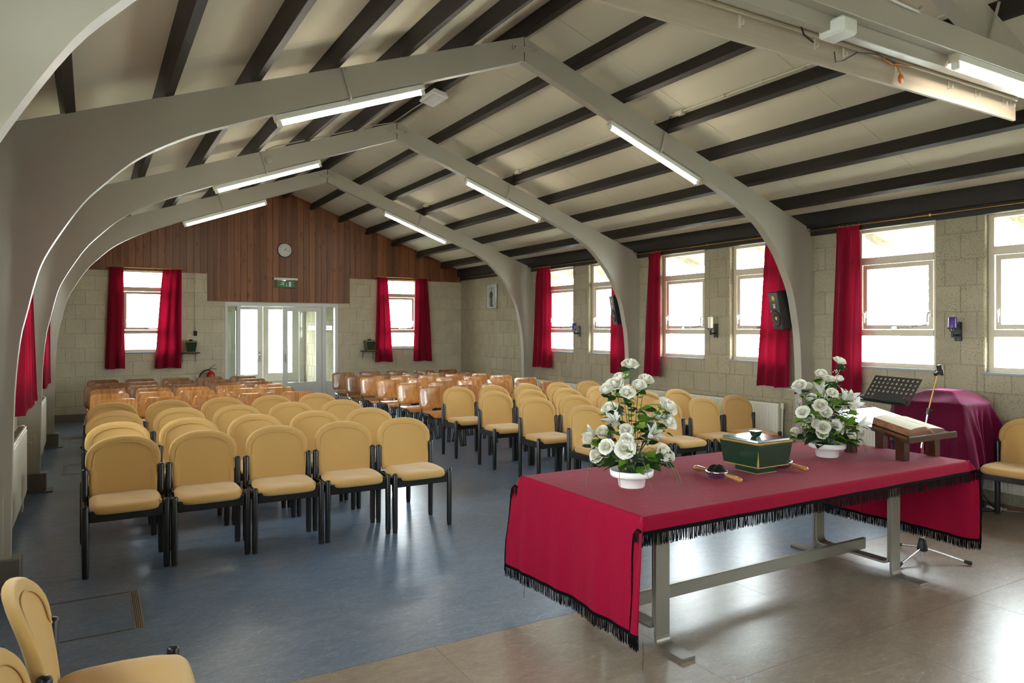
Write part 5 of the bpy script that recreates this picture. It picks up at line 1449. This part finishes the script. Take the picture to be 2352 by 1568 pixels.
ln_ = m_.n('ShaderNodeMath', {0: m_.ramp(wv.outputs['Fac'], [(0.55,(0,0,0,1)),(0.7,(1,1,1,1))]), 1: m_.ramp(ns, [(0.40,(0,0,0,1)),(0.5,(1,1,1,1))])}, operation='MULTIPLY').outputs[0]
MT['print_page'] = m_.done(m_.bsdf(col=m_.mix(m_.n('ShaderNodeMath',{0:ln_,1:0.32},operation='MULTIPLY').outputs[0], lin(238,229,208), lin(120,112,100)), rough=0.75))
bk = thing('open_book','thick open book with gilded page edges lying on the wooden book stand','book',(4.742,2.815,CZ+0.001+za+sl*(2.815-2.94-y0)+0.0008))
bk.rotation_euler = (al,0,0)
G().box(-0.208,-0.135,0.0,0.205,0.138,0.004).obj('cover','bookcover',bk,bevel=0.001)
def page_block(pr__, nm):
    g = G().xz(pr__, -0.130, 0.130); g.obj(nm,'pageedge',bk)
lt = [(-0.004,0.026),(-0.012,0.044),(-0.03,0.054),(-0.06,0.058),(-0.11,0.057),(-0.16,0.053),(-0.200,0.047)]
rt = [(-0.004,0.026),(0.006,0.036),(0.03,0.042),(0.07,0.040),(0.12,0.035),(0.17,0.029),(0.197,0.024)]
page_block([(-0.203,0.0045),(-0.004,0.0045)]+lt,'page_block'); page_block([(-0.0035,0.0045),(0.199,0.0045)]+[(a,b) for a,b in rt[::-1]],'page_block')
for pl, nm in ((lt,'left'),(rt,'right')):
    k = len(pl); vs = [(a,y,b+0.0006) for y in (-0.129,0.129) for a,b in pl]
    pg = G().add(vs,[(i,i+1,k+i+1,k+i) for i in range(k-1)],0,True).obj('page','print_page',bk)
G().tube(spline([(0.0,0.10,0.036),(-0.002,-0.08,0.036),(0.01,-0.138,0.034),(0.03,-0.165,0.0),(0.034,-0.172,-0.06)],4),0.003,5,flat=0.3).obj('ribbon','red',bk)

# ------------------------------------------------------------------ music stand, microphone stand
t = thing('music_stand','black perforated music stand in front of the window wall','music stand',(5.80,3.575,0),math.atan2(-0.953,-0.302))
TL_ = radians(33); CW, CH = 0.051, 0.039
def desk_pt(a, b, c): return (a, -0.085+b*sin(TL_)+c*cos(TL_), 0.975+b*cos(TL_)-c*sin(TL_))
g = G()
for i in range(10):
    for j in range(6):
        a0, b0 = -0.255+i*CW, 0.012+j*CH
        hole = j >= 2 or i in (0,1,8,9)
        sq = [(a0+CW,b0+CH/2),(a0+CW,b0+CH),(a0+CW/2,b0+CH),(a0,b0+CH),(a0,b0+CH/2),(a0,b0),(a0+CW/2,b0),(a0+CW,b0)]
        if not hole:
            for c in (0.0,0.002): g.add([desk_pt(*p,c) for p in sq],[tuple(range(8))])
            continue
        oc = [(a0+CW/2+0.0115*cos(pi*k/4), b0+CH/2+0.0115*sin(pi*k/4)) for k in range(8)]
        for c in (0.0,0.002): g.add([desk_pt(*p,c) for p in sq+oc],[(k,(k+1)%8,8+(k+1)%8,8+k) for k in range(8)])
        g.add([desk_pt(*p,c) for c in (0.0,0.002) for p in oc],[(k,(k+1)%8,8+(k+1)%8,8+k) for k in range(8)])
for q in ((-0.255,0.0,0.255,0.012),(-0.255,0.012+6*CH,0.255,0.012+6*CH+0.008),(-0.265,0.0,-0.255,0.252),(0.255,0.0,0.265,0.252)):
    g.hexa([desk_pt(q[0],q[1],0),desk_pt(q[2],q[1],0),desk_pt(q[2],q[3],0),desk_pt(q[0],q[3],0),desk_pt(q[0],q[1],0.002),desk_pt(q[2],q[1],0.002),desk_pt(q[2],q[3],0.002),desk_pt(q[0],q[3],0.002)])
g.obj('desk','blackmetal',t)
g = G(); g.hexa([desk_pt(-0.27,-0.004,-0.055),desk_pt(0.27,-0.004,-0.055),desk_pt(0.27,-0.004,0.003),desk_pt(-0.27,-0.004,0.003),desk_pt(-0.27,0.0,-0.055),desk_pt(0.27,0.0,-0.055),desk_pt(0.27,0.0,0.003),desk_pt(-0.27,0.0,0.003)])
g.hexa([desk_pt(-0.27,0.0,-0.055),desk_pt(0.27,0.0,-0.055),desk_pt(0.27,0.0,-0.052),desk_pt(-0.27,0.0,-0.052),desk_pt(-0.27,0.012,-0.055),desk_pt(0.27,0.012,-0.055),desk_pt(0.27,0.012,-0.052),desk_pt(-0.27,0.012,-0.052)])
g.obj('ledge','blackmetal',t)
G().tube([(0,0,0.06),(0,0,0.66)],0.014,12).obj('pole','blackmetal',t); G().tube([(0,0,0.6605),(0,0,0.98)],0.010,12).obj('upper_pole','blackmetal',t)
G().lathe([(0.016,0.64),(0.021,0.65),(0.021,0.68),(0.016,0.69)],12).obj('collar','black',t)
G().tube([(0,0.0,0.98),desk_pt(0,0.05,0.012),desk_pt(0,0.12,0.006)],0.011,8).obj('tilt_arm','blackmetal',t)
for k in range(3):
    a = 2*pi*k/3+0.5; lg = G().tube([(0.012*cos(a),0.012*sin(a),0.20),(0.15*cos(a),0.15*sin(a),0.10),(0.26*cos(a),0.26*sin(a),0.014)],0.009,8).obj('leg','blackmetal',t)
    G().lathe([(0.013,0.0),(0.013,0.022),(0.010,0.026)],10,(0.262*cos(a),0.262*sin(a),0)).obj('foot_cap','rubber',lg)

t = thing('microphone_stand','chrome microphone stand with black clip behind the table end','microphone stand',(4.966,2.848,0))
G().tube([(0,0,0.028),(0,0,0.235)],0.010,12).obj('foot_pole','chrome',t)
G().tube([(0,0,0.2355),(0,0,0.86)],0.008,12).obj('pole','chrome',t)
G().lathe([(0.033,0.062),(0.036,0.070),(0.034,0.085),(0.022,0.140),(0.016,0.150),(0.012,0.150)],10,smooth=False).obj('hub','black',t)
for fx, fy in ((0.142,0.251),(-0.304,-0.019),(0.151,-0.236)):
    l_ = math.hypot(fx,fy); ux, uy = fx/l_, fy/l_
    lg = G().tube([(ux*0.026,uy*0.026,0.078),(fx-ux*0.02,fy-uy*0.02,0.020)],0.0065,10).obj('leg','chrome',t)
    G().tube([(fx-ux*0.034,fy-uy*0.034,0.0235),(fx,fy,0.0155),(fx+ux*0.012,fy+uy*0.012,0.0145)],[0.0105,0.014,0.011],10).obj('foot_cap','rubber',lg)
G().lathe([(0.013,0.832),(0.018,0.84),(0.018,0.875),(0.013,0.885)],12).obj('swivel','black',t)
bd_ = [Vector((4.930,2.857,0.745+0.03))-Vector((4.966,2.848,0)), Vector((0,0,0.864)), Vector((5.047,2.788,1.285))-Vector((4.966,2.848,0))]
cx_ = Vector((0.004,-0.020,0))
G().tube([bd_[0]+cx_, Vector((4.981,2.827,1.026))-Vector((4.966,2.848,0))+cx_*0.5],0.0065,10).obj('boom','chrome',t)
G().tube([Vector((4.981,2.827,1.026))-Vector((4.966,2.848,0))+cx_*0.5, bd_[2]],0.0045,10).obj('boom_rod','brass',t)
kp = Vector((0.015,-0.021,1.026))+cx_*0.5
G().tube([kp-Vector((0.004,-0.003,0.022)), kp+Vector((0.004,-0.003,0.022))],0.011,10).obj('clutch','black',t)
G().tube([kp, kp+Vector((0.028,-0.018,0.003))],[0.006,0.009],8).obj('clutch_knob','black',t)
g = G().obox(bd_[2]+Vector((0.002,0,0.005)),(0.020,-0.010,0.010),(0.006,0.012,0),(-0.004,0.0,0.011)); g.obox(bd_[2]+Vector((0.012,-0.006,0.035)),(0.009,-0.005,0.004),(0.007,0.013,0),(-0.007,0.0,0.026)); g.obox(bd_[2]+Vector((0.026,-0.012,0.010)),(0.006,-0.003,0.002),(0.006,0.011,0),(0.006,0,-0.022))
g.obj('clip','black',t,bevel=0.002)

# ------------------------------------------------------------------ covered organ
ORG = (6.40, 6.93, 3.33, 3.98)
t = thing('electronic_organ','dark organ console hidden under the burgundy velvet cover','organ',(6.67,3.655,0))
G().box(-0.14,-0.26,0.06,0.21,0.26,0.885).obj('case','lectern',t,bevel=0.01)
G().box(-0.24,-0.28,0.62,-0.145,0.28,0.70).obj('key_bed','lectern',t,bevel=0.008)
G().box(-0.04,-0.10,0.9005,0.14,0.10,1.015).obj('music_rest','lectern',t,bevel=0.01)
for sy in (-0.24,0.24): G().box(-0.22,sy-0.025,0.0,-0.17,sy+0.025,0.6195).obj('leg','lectern',t,bevel=0.004)
G().box(-0.14,-0.26,0.0,0.21,0.26,0.055).obj('plinth','black',t)
def velvet():
    x0,x1,y0,y1 = ORG; cx, cy = (x0+x1)/2, (y0+y1)/2; N = 132; hx, hy = (x1-x0)/2-0.005, (y1-y0)/2-0.005; rc = 0.07
    per = []
    seg = [((hx,-hy+rc),(hx,hy-rc)),((hx-rc,hy),(-hx+rc,hy)),((-hx,hy-rc),(-hx,-hy+rc)),((-hx+rc,-hy),(hx-rc,-hy))]
    cor = [(hx-rc,hy-rc,0),(-hx+rc,hy-rc,90),(-hx+rc,-hy+rc,180),(hx-rc,-hy+rc,270)]
    for s_, c_ in zip(seg, cor):
        for k in range(20): per.append((s_[0][0]+(s_[1][0]-s_[0][0])*k/20, s_[0][1]+(s_[1][1]-s_[0][1])*k/20, 0.0))
        for k in range(13): per.append((c_[0]+rc*cos(radians(c_[2]+90*k/13)), c_[1]+rc*sin(radians(c_[2]+90*k/13)), sin(pi*k/13)))
    N = len(per); nr = []
    for i in range(N):
        a, b = per[i-1], per[(i+1)%N]; d = Vector((b[1]-a[1], a[0]-b[0])); nr.append(d.normalized())
    def top(x, y):
        q = max(abs(x-0.07)/0.40, abs(y+0.02)/0.36)
        pk = max(0.0, 1-max(0.0, q-0.30)/0.70)
        pk = pk*(1-0.25*pk*(1-pk))
        return 0.905+0.135*pk+0.010*sin(9*x+13*y)*pk*(1-pk)*4*0.5+0.008*abs(sin(17*y-6*x))*(1-pk)
    rows = []
    for k in range(0,11):
        s = max(0.02,k/10*0.965); rows.append([(cx+p[0]*s, cy+p[1]*s, top(p[0]*s,p[1]*s)) for p in per])
    z0 = [top(p[0]*0.965,p[1]*0.965) for p in per]
    arcp = [0.0]
    for i in range(1,N): arcp.append(arcp[-1]+math.hypot(per[i][0]-per[i-1][0],per[i][1]-per[i-1][1]))
    for k in range(1,23):
        t_ = k/22; row = []
        for i, p in enumerate(per):
            D = 0.53+0.10*p[2]+0.03*sin(arcp[i]*7); d = t_*D; r_ = 0.03
            if d < r_*pi/2: o = -0.012+r_*sin(d/r_)*0.7; z = z0[i]-r_*(1-cos(d/r_))
            else: o = -0.012+r_*0.7; z = z0[i]-r_-(d-r_*pi/2)
            q = max(0,d-0.05)
            f = sin(arcp[i]*15.0+0.9); f2 = sin(arcp[i]*34+2.0)
            cs = 0.25+1.0*p[2] if True else 1
            o += (0.034*f+0.034*(abs(f2)**1.5)-0.012)*min(1,q/0.26)*(1.25 if nr[i].y < -0.4 else max(0.5,min(1,cs+0.25))) + 0.16*q*p[2] + 0.13*q
            if nr[i].x < -0.7:                       # pushed out by the key bed on the front
                zz = z; o += 0.03*max(0,min(1,(0.80-zz)/0.10))
            row.append((cx+p[0]+nr[i].x*o, cy+p[1]+nr[i].y*o, z))
        rows.append(row)
    vs = [v for r in rows for v in r]; m = len(rows)
    g = G().add(vs, [(j*N+i, j*N+(i+1)%N, (j+1)*N+(i+1)%N, (j+1)*N+i) for j in range(m-1) for i in range(N)]+[tuple(range(N))], 0, True)
    return g, rows[-1], nr
g, hemv, nrv = velvet()
tv = thing('velvet_cover','burgundy velvet cloth draped over the organ by the window wall','cover',(6.665,3.655,0.95))
g.xf(Matrix.Translation(-Vector(tv.location))); g.obj('cloth','velvet',tv)
rnd = random.Random(5); g = G()
for i in range(len(hemv)):
    a, b = Vector(hemv[i]), Vector(hemv[(i+1)%len(hemv)])
    for k in range(max(1,int((b-a).length/0.006))):
        p = a.lerp(b, rnd.random()); w = (b-a).normalized()*0.0013; l = rnd.uniform(0.04,0.06)
        g.add([p-w,p+w,p+w-Vector((0,0,l)),p-w-Vector((0,0,l))],[(0,1,2,3)])
g.xf(Matrix.Translation(-Vector(tv.location))); tag(g.obj('fringe','fringe',tv), kind='stuff')

# cables, adapters and papers on the floor under the right-hand chair
def cable(pts, mat, label, r=0.004):
    tag(G().tube(spline(pts,5), r, 6).obj('cable', mat), label, 'cable')
cable([(6.98,3.62,0.40),(6.95,3.45,0.12),(6.88,3.30,0.006),(6.80,3.26,0.006),(6.62,3.36,0.006),(6.56,3.25,0.006)],'black','black cable drooping from the organ to the floor by the chair leg')
cable([(6.96,3.34,0.006),(6.90,3.22,0.006),(6.98,3.10,0.006),(6.86,2.98,0.006),(6.95,2.84,0.006),(6.90,2.60,0.006)],'cablebeige','beige cable snaking along the floor beneath the window wall radiator')
cable([(7.00,3.42,0.005),(6.93,3.37,0.02),(6.97,3.05,0.015),(6.92,2.90,0.013),(6.99,2.75,0.005)],'red','thin red cable tangled with the beige one near the wall',0.0025)
t = thing('power_strip','white power strip lying on the floor behind the right-hand chair','power strip',(6.93,2.90,0.0),radians(70))
G().box(-0.13,-0.025,0.0,0.13,0.025,0.035).obj('housing','white',t,bevel=0.005)
for k in range(4): G().lathe([(0.018,0.0352),(0.018,0.0362),(0.0,0.0358)],16,(-0.09+k*0.058,0,0)).obj('socket','plinth',t)
G().box(0.03,-0.03,0.0365,0.085,0.03,0.085).obj('adapter','black',t,bevel=0.004)
def crumple(loc, seed, s, label):
    rnd = random.Random(seed); t = thing('paper','%s' % label,'paper',loc,rnd.uniform(0,3))
    H_ = [[rnd.uniform(0,1) for _ in range(8)] for _ in range(8)]
    g = G().grid(lambda u,v: ((u-0.5)*s,(v-0.5)*s*0.7,0.001+H_[int(u*7)][int(v*7)]*s*0.22), 7, 7, smooth=False); g.obj('sheet','paper',t)
crumple((6.72,2.50,0),3,0.20,'crumpled white paper on the floor beside the power strip')
crumple((6.90,3.30,0),9,0.13,'small crumpled white paper on the floor beneath the right-hand chair')

# ------------------------------------------------------------------ daylight portals at the window and door openings
for mtx, w, h in PORTALS:
    ld = bpy.data.lights.new('daylight_portal','AREA'); ld.shape = 'RECTANGLE'; ld.size = w; ld.size_y = h
    ld.cycles.is_portal = True
    lo = bpy.data.objects.new('daylight_portal', ld); COL.objects.link(lo)
    lo.matrix_world = mtx @ Matrix.Rotation(-pi/2, 4, 'X')       # -z of the lamp looks to local -y: into the room
